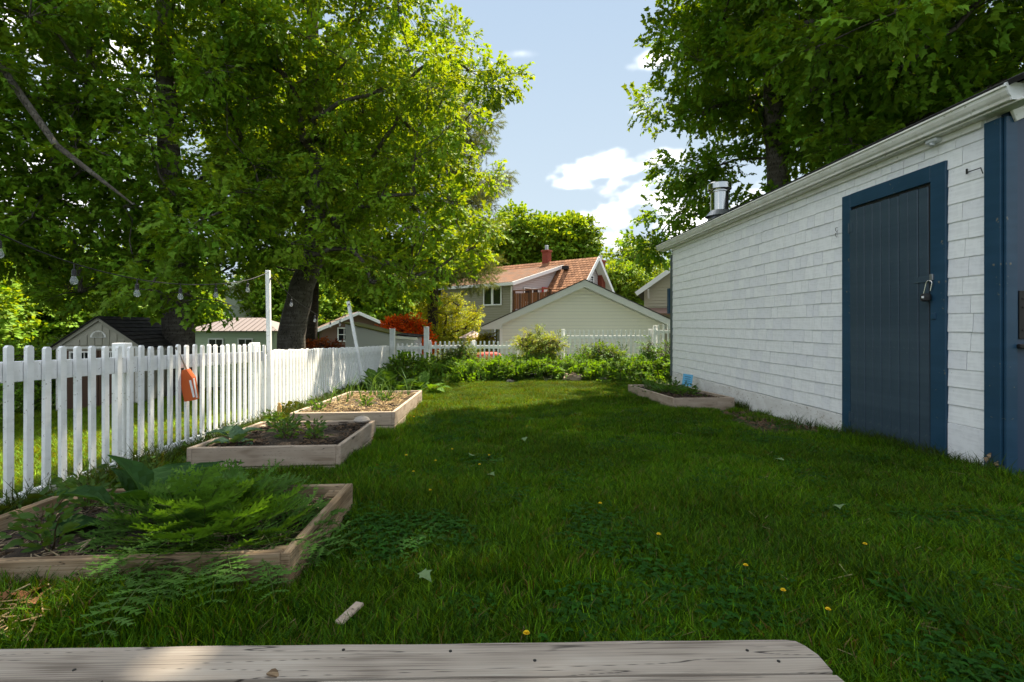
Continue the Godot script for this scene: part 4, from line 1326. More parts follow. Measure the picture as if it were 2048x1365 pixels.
func single_leaf(sd: int, kind: String, size: float, stalk: float, c: Color, wave := 0.0) -> ArrayMesh:
	# a big leaf on its stalk, rising along +y and bending over towards its tip, with a crinkled blade
	rng.seed = sd
	var s := Shape.new()
	s.colored = true
	s.col = c * 1.4
	s.tube([Vector3.ZERO, Vector3(0, stalk, 0.0)], [0.006, 0.004], 5, false)
	var nu := 8
	var nv := 6
	var p := func(i: int, j: int) -> Vector3:
		var u := i / float(nu)
		var v := (j / float(nv) - 0.5) * 2.0
		var w := sin(PI * pow(clampf(u, 0.02, 0.99), 0.75)) * 0.36
		if kind == "lobed": w *= 1.25 * (1.0 - 0.32 * absf(sin(u * 9.0)))
		return Vector3(v * w, u * (1.0 - 0.15 * u), 0.16 * v * v * w * 2.0 - 0.42 * u * u + wave * sin(u * 21.0 + v * 7.0) * 0.022) * size + Vector3(0, stalk, 0)
	for i in nu:
		for j in nv:
			s.col = c * rf(0.88, 1.12)
			s.quad(p.call(i, j), p.call(i + 1, j), p.call(i + 1, j + 1), p.call(i, j + 1), Vector3(0, 0.3, 1))
	return s.mesh()

func aim(at: Vector3, out: Vector3, scl := 1.0) -> Transform3D:
	var y := out.normalized()
	var x := y.cross(Vector3.UP).normalized()
	return Transform3D(Basis(x, y, x.cross(y)).scaled(Vector3.ONE * scl), at)

func plant(called: String, label: String, category: String, at: Vector3, meshes: Array, leaf_name: String, count: int, spread: float, lift: float, m: Material, group := "", smin := 0.75, smax := 1.2, push := Vector3.ZERO) -> Node3D:
	# leaves rising from one crown of stems
	var t := thing(called, label, category, at, group)
	for i in count:
		var f := TAU * (i * 0.618) + rf(-0.3, 0.3)
		var rr := sqrt((i + 0.5) / count)
		var d := Vector3(cos(f), 0, sin(f))
		var o := part(leaf_name, meshes[i % meshes.size()], m, t)
		o.transform = aim(d * spread * rr * rf(0.5, 1.0) * 0.5, d * rr * 0.9 + Vector3(0, lift * (1.25 - rr * 0.9), 0) + rdir() * 0.34 + push, rf(smin, smax))
	return t

func make_beds() -> void:
	var chip := white_mesh(Vector3(0.035, 0.008, 0.018))
	var straw := white_mesh(Vector3(0.16, 0.0035, 0.004))
	var brown := [Color(0.035, 0.022, 0.013), Color(0.06, 0.036, 0.02), Color(0.09, 0.055, 0.03), Color(0.02, 0.014, 0.01)]
	var yellow := [Color(0.42, 0.30, 0.14), Color(0.34, 0.23, 0.11), Color(0.48, 0.37, 0.2), Color(0.2, 0.13, 0.07)]
	var grey := [Color(0.22, 0.17, 0.12), Color(0.30, 0.23, 0.15), Color(0.14, 0.10, 0.07), Color(0.36, 0.27, 0.16)]
	var b1 := bed("old brown raised bed in the near left, overgrown with ferny leaves", -2.20, -0.76, -2.80, -1.92, [0.06, 0.14], "old_wood", 0.03, 0.075, 901)
	var y1 := func(x: float, z: float) -> float: return gy(x, z) + 0.115 + 0.02 * sin(x * 9.0) * cos(z * 8.0)
	crumbs(b1, "straw", 700, -2.1, -0.85, -2.7, -1.98, y1, straw, M.painted, grey, 0.4, 1.0, 0.25)
	crumbs(b1, "bark_chips", 500, -2.12, -0.84, -2.72, -1.97, y1, chip, M.painted, brown, 0.4, 1.1, 0.4)
	var b2 := bed("pale wooden raised bed filled with dark soil, second from the camera", -2.15, -1.10, -4.93, -3.76, [0.075, 0.15], "bed_wood", 0.03, 0.05, 902)
	var y2 := func(x: float, z: float) -> float: return gy(x, z) + 0.165 + 0.02 * sin(x * 9.0) * cos(z * 8.0)
	crumbs(b2, "bark_chips", 1500, -2.08, -1.16, -4.86, -3.83, y2, chip, M.painted, brown, 0.4, 1.1, 0.5)
	var b3 := bed("long pale raised bed strewn with straw, third from the camera", -2.08, -1.02, -7.82, -5.47, [0.085, 0.15], "bed_wood", 0.04, 0.05, 903)
	var y3 := func(x: float, z: float) -> float: return gy(x, z) + 0.18 + 0.015 * sin(x * 9.0) * cos(z * 8.0)
	crumbs(b3, "straw", 2200, -2.0, -1.1, -7.75, -5.55, y3, straw, M.painted, yellow, 0.5, 1.1, 0.25)
	crumbs(b3, "bark_chips", 500, -2.0, -1.1, -6.3, -5.55, y3, chip, M.painted, brown, 0.4, 1.1, 0.4)
	var b4 := bed("single board raised bed against the shed wall", 2.62, 3.46, -9.06, -6.86, [0.20], "bed_wood", 0.0, 0.06, 904)
	crumbs(b4, "bark_chips", 700, 2.7, 3.4, -8.95, -6.95, func(x: float, z: float) -> float: return gy(x, z) + 0.14, chip, M.painted, brown, 0.5, 1.2, 0.4)
	# straw and dead leaves spilled on the grass in the near left corner
	var sp := thing("straw_litter", "spilled straw and dead leaves on the ground before the old bed", "straw", ground_at(-1.6, -1.75))
	crumbs(sp, "straw", 520, -2.1, -1.38, -1.87, -1.45, func(x: float, z: float) -> float: return gy(x, z) + mound(x, z) + rf(0.0, 0.035), straw, M.painted, yellow, 0.35, 0.9, 0.3)
	var dl := Shape.new()
	dl.colored = true
	leaf(dl, Vector3.ZERO, Vector3(0, 0, 1), Vector3.UP, 0.09, "maple", Color.WHITE)
	crumbs(sp, "dead_leaves", 60, -2.1, -1.4, -1.86, -1.5, func(x: float, z: float) -> float: return gy(x, z) + mound(x, z) + rf(0.015, 0.05), dl.mesh(), M.painted, [Color(0.22, 0.09, 0.035), Color(0.30, 0.13, 0.05), Color(0.14, 0.07, 0.03)], 0.6, 1.1, 0.5)
	sp.set_meta("kind", "stuff")
	# bare soil beside the shed foundation
	var so := thing("bare_soil", "patch of bare brown soil beside the shed foundation", "soil", ground_at(3.3, -5.75))
	crumbs(so, "crumbs", 900, 2.9, 3.55, -6.6, -4.95, func(x: float, z: float) -> float: return gy(x, z) - 0.004 + 0.03 * smoothstep(3.0, 3.5, x), chip, M.painted, [Color(0.09, 0.055, 0.03), Color(0.13, 0.08, 0.045), Color(0.06, 0.04, 0.022)], 0.4, 1.2, 0.6)
	so.set_meta("kind", "stuff")
	# mushroom shaped cap on the far corner of the second bed
	var mu := thing("mushroom_ornament", "small stone mushroom standing on the far corner of the second bed", "ornament", ground_at(-1.19, -4.84, 0.145))
	var st := Shape.new()
	st.lathe([Vector2(0.028, -0.01), Vector2(0.026, 0.04), Vector2(0.03, 0.06)], 14)
	part("stem", st.mesh(), mat("stone_grey", lin(0.32, 0.28, 0.24), 0.9), mu)
	var ca := Shape.new()
	ca.lathe([Vector2(0.03, 0.058), Vector2(0.075, 0.056), Vector2(0.078, 0.066), Vector2(0.06, 0.088), Vector2(0.03, 0.1), Vector2(0.0, 0.104)], 18)
	part("cap", ca.mesh(), M.stone_grey, mu)
	# plants in the beds
	rng.seed = 910
	var fr := [frond(911, 0.30), frond(912, 0.26), frond(913, 0.34), frond(914, 0.22)]
	rng.seed = 915
	plant("tansy_plant", "big clump of ferny green leaves spilling over the old bed", "plant", ground_at(-1.28, -2.32, 0.10), fr, "frond", 125, 0.55, 1.3, M.herb, "", 0.75, 1.15, Vector3(0.12, 0, 0.22))
	plant("tansy_plant", "smaller clump of ferny leaves at the right end of the old bed", "plant", ground_at(-0.98, -2.22, 0.08), fr, "frond", 62, 0.4, 0.75, M.herb, "", 0.65, 1.0, Vector3(0.1, 0, 0.1))
	plant("tansy_plant", "clump of ferny leaves at the back edge of the old bed", "plant", ground_at(-1.30, -2.62, 0.10), fr, "frond", 50, 0.4, 1.2, M.herb, "", 0.7, 1.0)
	plant("tansy_plant", "ferny leaves hanging over the front board of the old bed", "plant", ground_at(-1.05, -1.99, 0.16), fr, "frond", 30, 0.6, 0.35, M.herb, "", 0.7, 1.1, Vector3(0.1, 0.0, 0.75))
	var big := [single_leaf(921, "broad", 0.30, 0.10, Color(0.045, 0.115, 0.03), 1.0), single_leaf(922, "broad", 0.26, 0.08, Color(0.04, 0.105, 0.03), 1.0)]
	rng.seed = 923
	plant("broad_leaved_plant", "broad smooth leaves at the left of the ferny clump", "plant", ground_at(-1.66, -2.50, 0.10), big, "leaf", 9, 0.2, 1.2, M.herb, "", 0.8, 1.15)
	var weed := [sprig(931, "oval", 12, 0.16, 0.045, Color(0.075, 0.15, 0.035), 0.2), sprig(932, "oval", 10, 0.13, 0.04, Color(0.075, 0.15, 0.035), 0.2)]
	var cab := [single_leaf(935, "broad", 0.17, 0.03, Color(0.10, 0.18, 0.11), 1.0)]
	rng.seed = 936
	plant("cabbage_plant", "blue green cabbage seedling in the near corner of the second bed", "plant", ground_at(-1.92, -3.95, 0.17), cab, "leaf", 6, 0.06, 0.9, M.herb)
	plant("cabbage_plant", "blue green cabbage leaves by the fence side of the second bed", "plant", ground_at(-2.06, -4.2, 0.17), cab, "leaf", 5, 0.06, 1.1, M.herb)
	var seedlings := [[-1.62, -4.15, "leafy seedling in the middle of the second bed"], [-1.38, -4.10, "tallest seedling near the right side of the second bed"], [-1.75, -4.55, "seedling at the back of the second bed"], [-1.95, -4.75, "seedling in the far left corner of the second bed"], [-1.95, -2.3, "weedy seedling in the straw of the old bed"], [-1.75, -2.1, "weedy seedling at the front of the old bed"], [-2.0, -2.62, "weedy seedling in the far corner of the old bed"],
		[-1.9, -5.75, "seedling at the near left corner of the straw bed"], [-1.45, -6.1, "bushy seedling in the middle of the straw bed"], [-1.3, -6.6, "seedling at the right of the straw bed"]]
	for q in seedlings:
		var base_y := 0.12 if q[1] > -3.0 else 0.17
		plant("seedling", q[2], "seedling", ground_at(q[0], q[1], base_y), weed, "sprig", 7, 0.1, 1.6, M.herb, "young plants in the raised beds", 0.7, 1.2)
	var blade := [tuft(941, 7, 0.02, 0.32, Color(0.075, 0.15, 0.06), Color(0.10, 0.18, 0.07), 0.005)]
	var onion_n := 0
	for q in [[-1.95, -6.3], [-1.8, -6.55], [-1.98, -6.8], [-1.72, -6.95], [-1.5, -7.0], [-1.9, -7.15], [-1.35, -7.2], [-1.62, -7.35], [-1.2, -7.0], [-1.15, -7.45], [-1.4, -6.75], [-1.75, -7.6]]:
		var o := thing("onion_plant", "upright onion leaves growing in the straw bed", "plant", ground_at(q[0], q[1], 0.175), "onions in the straw bed")
		part("leaves", blade[0], M.herb, o, Vector3.ZERO, Vector3(0, onion_n * 1.7, 0), Vector3.ONE * rf(0.8, 1.2))
		onion_n += 1
	var rh := [single_leaf(951, "lobed", 0.32, 0.22, Color(0.10, 0.20, 0.03), 1.0), single_leaf(952, "lobed", 0.28, 0.18, Color(0.085, 0.18, 0.03), 1.0)]
	rng.seed = 953
	plant("rhubarb_plant", "large leaved plant behind the straw bed at the fence", "plant", ground_at(-1.75, -9.0), rh, "leaf", 24, 0.5, 0.9, M.herb, "", 0.75, 1.15)
	plant("rhubarb_plant", "large leaved plant at the far corner of the straw bed", "plant", ground_at(-1.2, -9.3), rh, "leaf", 22, 0.5, 0.8, M.herb, "", 0.65, 1.0)
	plant("rhubarb_plant", "large leaved plant hiding the foot of the leaning pole", "plant", ground_at(-2.15, -9.8), rh, "leaf", 22, 0.5, 0.9, M.herb, "", 0.7, 1.05)
	# in the bed by the shed
	rng.seed = 961
	for q in [[2.9, -8.6, "low green plant at the far end of the shed side bed"], [3.15, -8.2, "low green plant against the shed in the side bed"], [2.85, -7.9, "low green plant in the middle of the shed side bed"], [3.1, -7.6, "low green plant by the blue sign"]]:
		plant("bedding_plant", q[2], "plant", ground_at(q[0], q[1], 0.13), [weed[0], fr[3]], "sprig", 26, 0.35, 0.9, M.herb, "plants in the shed side bed", 0.7, 1.2)
	var sg := thing("garden_sign", "small blue painted board leaning in the bed by the shed", "sign", ground_at(3.42, -8.35, 0.13))
	part("board", box(Vector3(0.16, 0.20, 0.018), 0.003), mat("sign_blue", lin(0.12, 0.38, 0.58), 0.7), sg, Vector3(0, 0.17, 0), Vector3(-0.1, -0.5, -0.12))
	part("stake", box(Vector3(0.02, 0.22, 0.014), 0.002), M.old_wood0, sg, Vector3(0.01, 0.05, -0.02), Vector3(-0.1, -0.5, -0.12))
	for k in 4: part("lettering", box(Vector3(0.10 - 0.012 * (k % 2), 0.008, 0.003), 0.0), M.front_blue, sg, Vector3(0, 0.17, 0) + Basis.from_euler(Vector3(-0.1, -0.5, -0.12)) * Vector3(0, 0.055 - k * 0.035, 0.0103), Vector3(-0.1, -0.5, -0.12))

# ------------------------------------------------------------------ the planting along the back
func make_border() -> void:
	rng.seed = 1000
	var c1 := Color(0.12, 0.23, 0.03)
	var lf := [sprig(1001, "oval", 12, 0.16, 0.055, c1, 0.25), sprig(1002, "broad", 10, 0.15, 0.06, c1, 0.25)]
	var p := [[], []]
	var t := [[], []]
	rng.seed = 1003
	var hn := noise(12, 0.9, 3)
	for i in 5200:
		var x := rf(-2.45, 8.0)
		var z := rf(-13.5, -11.55 - 0.25 * sin(x * 1.3))
		if x < -0.9 and z > -11.9 - 0.2 * sin(x * 3.0) and x > -1.6: pass
		var h := (0.18 + 0.28 * (hn.get_noise_2d(x, z) + 0.4)) * smoothstep(-11.4, -11.9, z)
		var k := i % 2
		var d := (rdir() + Vector3(0, 0.5, 0)).normalized()
		p[k].append(aim(ground_at(x, z, maxf(0.01, h * pow(rng.randf(), 0.6))), d, rf(0.7, 1.3)))
		var g := 1.0 + 0.35 * hn.get_noise_2d(x * 2.0 + 50.0, z * 2.0)
		t[k].append(Color(g, g, g * 0.9))
	var gc := Node3D.new()
	gc.name = numbered("ground_cover")
	add_child(gc)
	tag(gc, "leafy green ground cover filling the border along the back fence", "ground cover", "", "stuff")
	for k in 2: scatter("leaves", lf[k], M.herb, p[k], t[k], gc)
	# strap leaved clumps
	var strap := tuft(1010, 46, 0.10, 0.48, Color(0.09, 0.19, 0.02), Color(0.15, 0.27, 0.03), 0.009)
	var dn := 0
	for q in [[-1.25, -11.75], [-0.95, -12.0], [-0.6, -11.8], [-0.3, -12.05], [0.05, -11.8], [0.4, -12.0], [-0.7, -12.3], [0.15, -12.35], [0.75, -11.9]]:
		var o := thing("daylily_clump", "arching strap leaved clump in the border", "plant", ground_at(q[0], q[1], 0.0), "strap leaved clumps in the border")
		part("leaves", strap, M.herb, o, Vector3.ZERO, Vector3(0, dn * 1.3, 0), Vector3(1.3, rf(0.8, 1.1), 1.3))
		dn += 1
	# shrubs
	var tiny := [sprig(1021, "oval", 16, 0.2, 0.042, Color(0.17, 0.27, 0.05), 0.2), sprig(1022, "oval", 14, 0.18, 0.042, Color(0.16, 0.27, 0.05), 0.2)]
	var rose := [sprig(1023, "oval", 9, 0.18, 0.065, Color(0.11, 0.22, 0.04), 0.2)]
	var b := ground_at(1.35, -12.9)
	tree("feathery_shrub", "rounded feathery pale green shrub in front of the back fence", "", [b, b + Vector3(0, 0.3, 0), b + Vector3(0.02, 0.8, 0)], 0.03, 0.012, [[b + Vector3(0.0, 0.66, 0), Vector3(0.58, 0.36, 0.42)], [b + Vector3(0.0, 0.30, 0), Vector3(0.3, 0.25, 0.25)], [b + Vector3(-0.12, 1.02, 0), Vector3(0.14, 0.2, 0.12)], [b + Vector3(0.4, 0.85, 0), Vector3(0.2, 0.14, 0.15)]], 46, 0.15, 15, tiny, M.leaf, M.twig, Color(1.75, 1.55, 1.4), 1031).set_meta("category", "shrub")
	b = ground_at(2.95, -12.9)
	tree("rose_shrub", "wide low rose bush in front of the taller fence", "", [b, b + Vector3(0, 0.2, 0), b + Vector3(0.02, 0.5, 0)], 0.025, 0.012, [[b + Vector3(-0.25, 0.42, 0), Vector3(0.42, 0.34, 0.32)], [b + Vector3(0.35, 0.35, 0), Vector3(0.4, 0.28, 0.3)]], 34, 0.17, 16, rose, M.leaf, M.twig, Color(1, 1, 1), 1032).set_meta("category", "shrub")
	b = ground_at(4.15, -12.7)
	tree("sparse_shrub", "sparse arching shrub beside the log and the shed corner", "", [b, b + Vector3(0, 0.3, 0), b + Vector3(0.1, 0.6, 0)], 0.02, 0.01, [[b + Vector3(0.1, 0.55, 0), Vector3(0.35, 0.28, 0.25)], [b + Vector3(0.75, 0.65, 0), Vector3(0.3, 0.2, 0.2)]], 15, 0.14, 9, rose, M.leaf, M.twig, Color(0.8, 0.9, 0.9), 1033).set_meta("category", "shrub")
	b = ground_at(-0.75, -13.1)
	tree("weedy_shrub", "tall weedy shrub growing through the low back fence", "", [b, b + Vector3(0, 0.3, 0), b + Vector3(0.1, 0.7, 0)], 0.02, 0.01, [[b + Vector3(0.0, 0.32, 0), Vector3(0.6, 0.26, 0.3)], [b + Vector3(0.1, 0.7, 0), Vector3(0.1, 0.15, 0.1)]], 30, 0.17, 15, [tiny[0], rose[0]], M.leaf, M.twig, Color(1, 1, 1), 1034).set_meta("category", "shrub")
	# a log and rocks
	var lg := thing("log", "dark weathered log lying in the border by the shed corner", "log", ground_at(4.0, -12.3, 0.0))
	var s := Shape.new()
	s.tube([Vector3(-0.75, 0.10, 0.1), Vector3(-0.2, 0.17, 0), Vector3(0.6, 0.20, -0.05), Vector3(1.4, 0.2, -0.1)], [0.05, 0.075, 0.085, 0.09], 10)
	part("stem", s.mesh(), M.bark_dark, lg)
	var s2 := Shape.new()
	s2.tube([Vector3(0.1, 0.2, 0.02), Vector3(0.3, 0.32, 0.05), Vector3(0.42, 0.37, 0.08)], [0.025, 0.02, 0.012], 6)
	part("branch_stub", s2.mesh(), M.bark_dark, lg)
	for q in [[2.05, -11.72, 0.30, "flat brown rock at the edge of the lawn"], [2.75, -11.70, 0.17, "small grey rock half hidden in the border"], [0.55, -11.62, 0.12, "small pale stone at the edge of the lawn below the strap leaves"]]:
		var r := Shape.new()
		var nz := noise(int(q[2] * 100), 1.6, 3)
		var rows := 9
		var cols := 14
		var pt := func(i: int, j: int) -> Vector3:
			var la := PI * i / rows - PI / 2
			var lo := TAU * j / cols
			var d := Vector3(cos(la) * cos(lo), sin(la), cos(la) * sin(lo))
			return d * Vector3(1.0, 0.55, 0.7) * q[2] * (0.75 + 0.5 * nz.get_noise_3dv(d * 1.2))
		for i in rows:
			for j in cols: r.quad(pt.call(i, j), pt.call(i + 1, j), pt.call(i + 1, (j + 1) % cols), pt.call(i, (j + 1) % cols), pt.call(i, j))
		var rk := part("rock", r.mesh(), mat("rock%d" % int(q[2] * 100), lin(0.30, 0.22, 0.16) if q[2] > 0.2 else lin(0.22, 0.2, 0.18), 0.9), self, ground_at(q[0], q[1], q[2] * 0.2))
		tag(rk, q[3], "rock", "rocks along the border")
	# wild growth under the fences
	var wt := [tuft(1051, 26, 0.09, 0.2, Color(0.05, 0.115, 0.015), Color(0.10, 0.17, 0.03), 0.0035), sprig(1052, "broad", 9, 0.12, 0.045, Color(0.06, 0.13, 0.02), 0.25)]
	var wp := [[], []]
	var wc := [[], []]
	for i in 620:
		var z := rf(-13.3, -1.4)
		var x := -2.56 + 0.38 * pow(rng.randf(), 1.6)
		if bare(x, z, 0.02): continue
		var k := i % 2
		wp[k].append(Transform3D(Basis(Vector3.UP, rf(0, TAU)).scaled(Vector3.ONE * rf(0.6, 1.2)), ground_at(x, z, 0.0)) if k == 0 else aim(ground_at(x, z, 0.02), Vector3(rf(-1, 1), rf(0.3, 1.2), rf(-1, 1)), rf(0.7, 1.3)))
		wc[k].append(Color(1, 1, 1) * rf(0.7, 1.2))
	for i in 260:
		var z := rf(-9.5, -3.3)
		var x := 3.6 - 0.16 * pow(rng.randf(), 1.5)
		if z < -4.8 and z > -6.6 and rng.randf() < 0.8: continue
		if bare(x, z, 0.0) and x < 3.5: continue
		wp[0].append(Transform3D(Basis(Vector3.UP, rf(0, TAU)).scaled(Vector3.ONE * rf(0.4, 0.9)), ground_at(x, z, 0.0)))
		wc[0].append(Color(1, 1, 1) * rf(0.7, 1.1))
	var wd := Node3D.new()
	wd.name = numbered("weeds")
	add_child(wd)
	tag(wd, "tall weeds and grass growing along the fence foot and shed wall", "weeds", "", "stuff")
	for k in 2: scatter("leaves", wt[k], M.grass, wp[k], wc[k], wd)

# ------------------------------------------------------------------ small things on the lawn, the bench
func make_lawn_things() -> void:
	rng.seed = 1100
	var yellow := mat("dandelion_yellow", lin(0.72, 0.50, 0.01), 0.8)
	var st := Shape.new()
	st.tube([Vector3.ZERO, Vector3(0.004, 0.04, 0), Vector3(0.0, 0.075, 0.003)], [0.0025, 0.002, 0.002], 5)
	var stem := st.mesh()
	var hd := Shape.new()
	for ring in 3:
		for k in 16:
			var f := TAU * (k + 0.3 * ring) / 16.0
			var d := Vector3(cos(f), 0.25 + 0.45 * ring, sin(f)).normalized()
			var sdv := Vector3(-sin(f), 0, cos(f)) * 0.004
			var o := Vector3(0, 0.075, 0)
			hd.quad(o - sdv * 0.4, o + sdv * 0.4, o + d * (0.019 - 0.004 * ring) + sdv, o + d * (0.019 - 0.004 * ring) - sdv, Vector3.UP)
	var head := hd.mesh()
	var green := mat("stem_green", lin(0.10, 0.17, 0.05), 0.7)
	for q in [[-0.338, -3.02], [-0.62, -3.9], [-0.38, -3.75], [-0.28, -4.1], [-0.05, -3.6], [0.02, -3.9], [-0.5, -3.45], [0.78, -2.23], [1.05, -1.72], [1.02, -1.92], [1.13, -1.6], [0.12, -1.5], [-0.03, -1.42], [0.06, -1.31], [0.62, -2.7], [1.65, -2.1], [-0.85, -5.9], [-0.78, -6.05]]:
		var d := thing("dandelion", "small yellow dandelion flower in the lawn", "dandelion", ground_at(q[0], q[1]), "dandelions in the lawn", rf(0, TAU))
		d.scale = Vector3(0.55, 0.95, 0.55) * rf(0.85, 1.1)
		part("stem", stem, green, d)
		part("flower", head, yellow, d)
	var lf := Shape.new()
	leaf(lf, Vector3.ZERO, Vector3(0, 0, 1), Vector3.UP, 0.06, "maple", Color.WHITE)
	var pale := mat("fallen_leaf_green", lin(0.12, 0.18, 0.07), 0.8)
	for q in [[-0.25, -1.93], [0.02, -3.35], [-0.12, -3.9], [0.95, -4.1], [2.2, -3.6], [1.9, -2.6], [0.35, -4.6], [1.05, -6.2]]:
		var d := part("fallen_leaf", lf.mesh(), pale, self, ground_at(q[0], q[1], 0.07), Vector3(rf(-0.3, 0.3), rf(0, TAU), rf(-0.3, 0.3)))
		tag(d, "pale green maple leaf fallen on the lawn", "leaf", "fallen leaves on the lawn")
	var ch := part("wood_chip", box(Vector3(0.035, 0.012, 0.10), 0.003), M.bed_wood0, self, ground_at(-0.45, -1.67, 0.06), Vector3(0.15, -0.5, 0.1))
	tag(ch, "pale scrap of wood lying in the grass behind the bench", "wood scrap")
	# bench in the foreground: weathered boards, a rounded end at the right
	var y := 0.357
	var be := thing("bench", "weathered grey wooden bench along the bottom of the picture", "bench", Vector3(-0.4, gy(0, -0.7), -0.70), "", -0.033)
	var top := y - be.position.y
	var w := 0.088
	for k in 4:
		var s := Shape.new()
		var z0 := -0.245 + k * (w + 0.006)
		var l := -1.35
		var r := 0.985 + rf(-0.004, 0.006)
		var prof := []
		for i in 34: prof.append(Vector2(lerpf(l, r - 0.03, i / 33.0), z0 + 0.0007 * sin(i * 1.7 + k) + 0.0009 * sin(i * 0.6 + k * 2.0)))
		if k == 0:
			prof.append(Vector2(r - 0.012, z0 + 0.004))
			prof.append(Vector2(r - 0.002, z0 + 0.018))
		else: prof.append(Vector2(r, z0 + 0.002))
		prof.append(Vector2(r + 0.006, z0 + w * 0.5))
		prof.append(Vector2(r + 0.004, z0 + w - 0.002))
		for i in 34: prof.append(Vector2(lerpf(r - 0.02, l, i / 33.0), z0 + w + 0.0012 * sin(i * 1.3 + k)))
		s.prism(prof, 0.0, 0.036)
		var o := part("board", s.mesh(), M["bench_wood%d" % (k % 3)], be, Vector3(0, top, 0), Vector3(PI / 2, 0, 0))
		for q in [[-0.9, 0.02], [-0.35, 0.06], [0.1, 0.015], [0.45, 0.05], [0.82, 0.03], [-0.62, 0.045], [0.28, 0.022], [0.93, 0.06]]:
			var nl := Shape.new()
			nl.lathe([Vector2(0.0032, -0.002), Vector2(0.003, 0.0008), Vector2(0.0, 0.001)], 8)
			part("nail", nl.mesh(), M.iron, o, Vector3(q[0] + rf(-0.05, 0.05), z0 + q[1], -0.0003), Vector3(-PI / 2, 0, 0))
	for px in [-1.0, 0.75]:
		bar("support", Vector3(px, top - 0.065, -0.23), Vector3(px, top - 0.065, 0.14), 0.05, 0.055, M.bench_wood1, be)
		for pz in [-0.19, 0.10]: part("leg", box(Vector3(0.06, top - 0.09, 0.06), 0.004), M.bench_wood2, be, Vector3(px, (top - 0.09) / 2, pz))
	var tw := Shape.new()
	tw.tube([Vector3(0, 0, 0), Vector3(0.01, 0.003, 0.02), Vector3(0.016, 0.002, 0.038)], [0.0018, 0.002, 0.0012], 5)
	tag(part("twig", tw.mesh(), M.bark_dark, self, Vector3(-0.635, y + 0.003, -0.86)), "tiny dark twig lying on the bench", "twig")
	for q in [[-0.37, -0.868, "dry curled leaf near the middle of the bench top"], [-0.98, -0.853, "dark leaf scrap on the left part of the bench"]]:
		var dl := Shape.new()
		leaf(dl, Vector3.ZERO, Vector3(1, 0, 0.4), Vector3.UP, 0.022, "broad", Color.WHITE)
		tag(part("leaf_scrap", dl.mesh(), M.old_wood1, self, Vector3(q[0], y + 0.004, q[1])), q[2], "leaf")

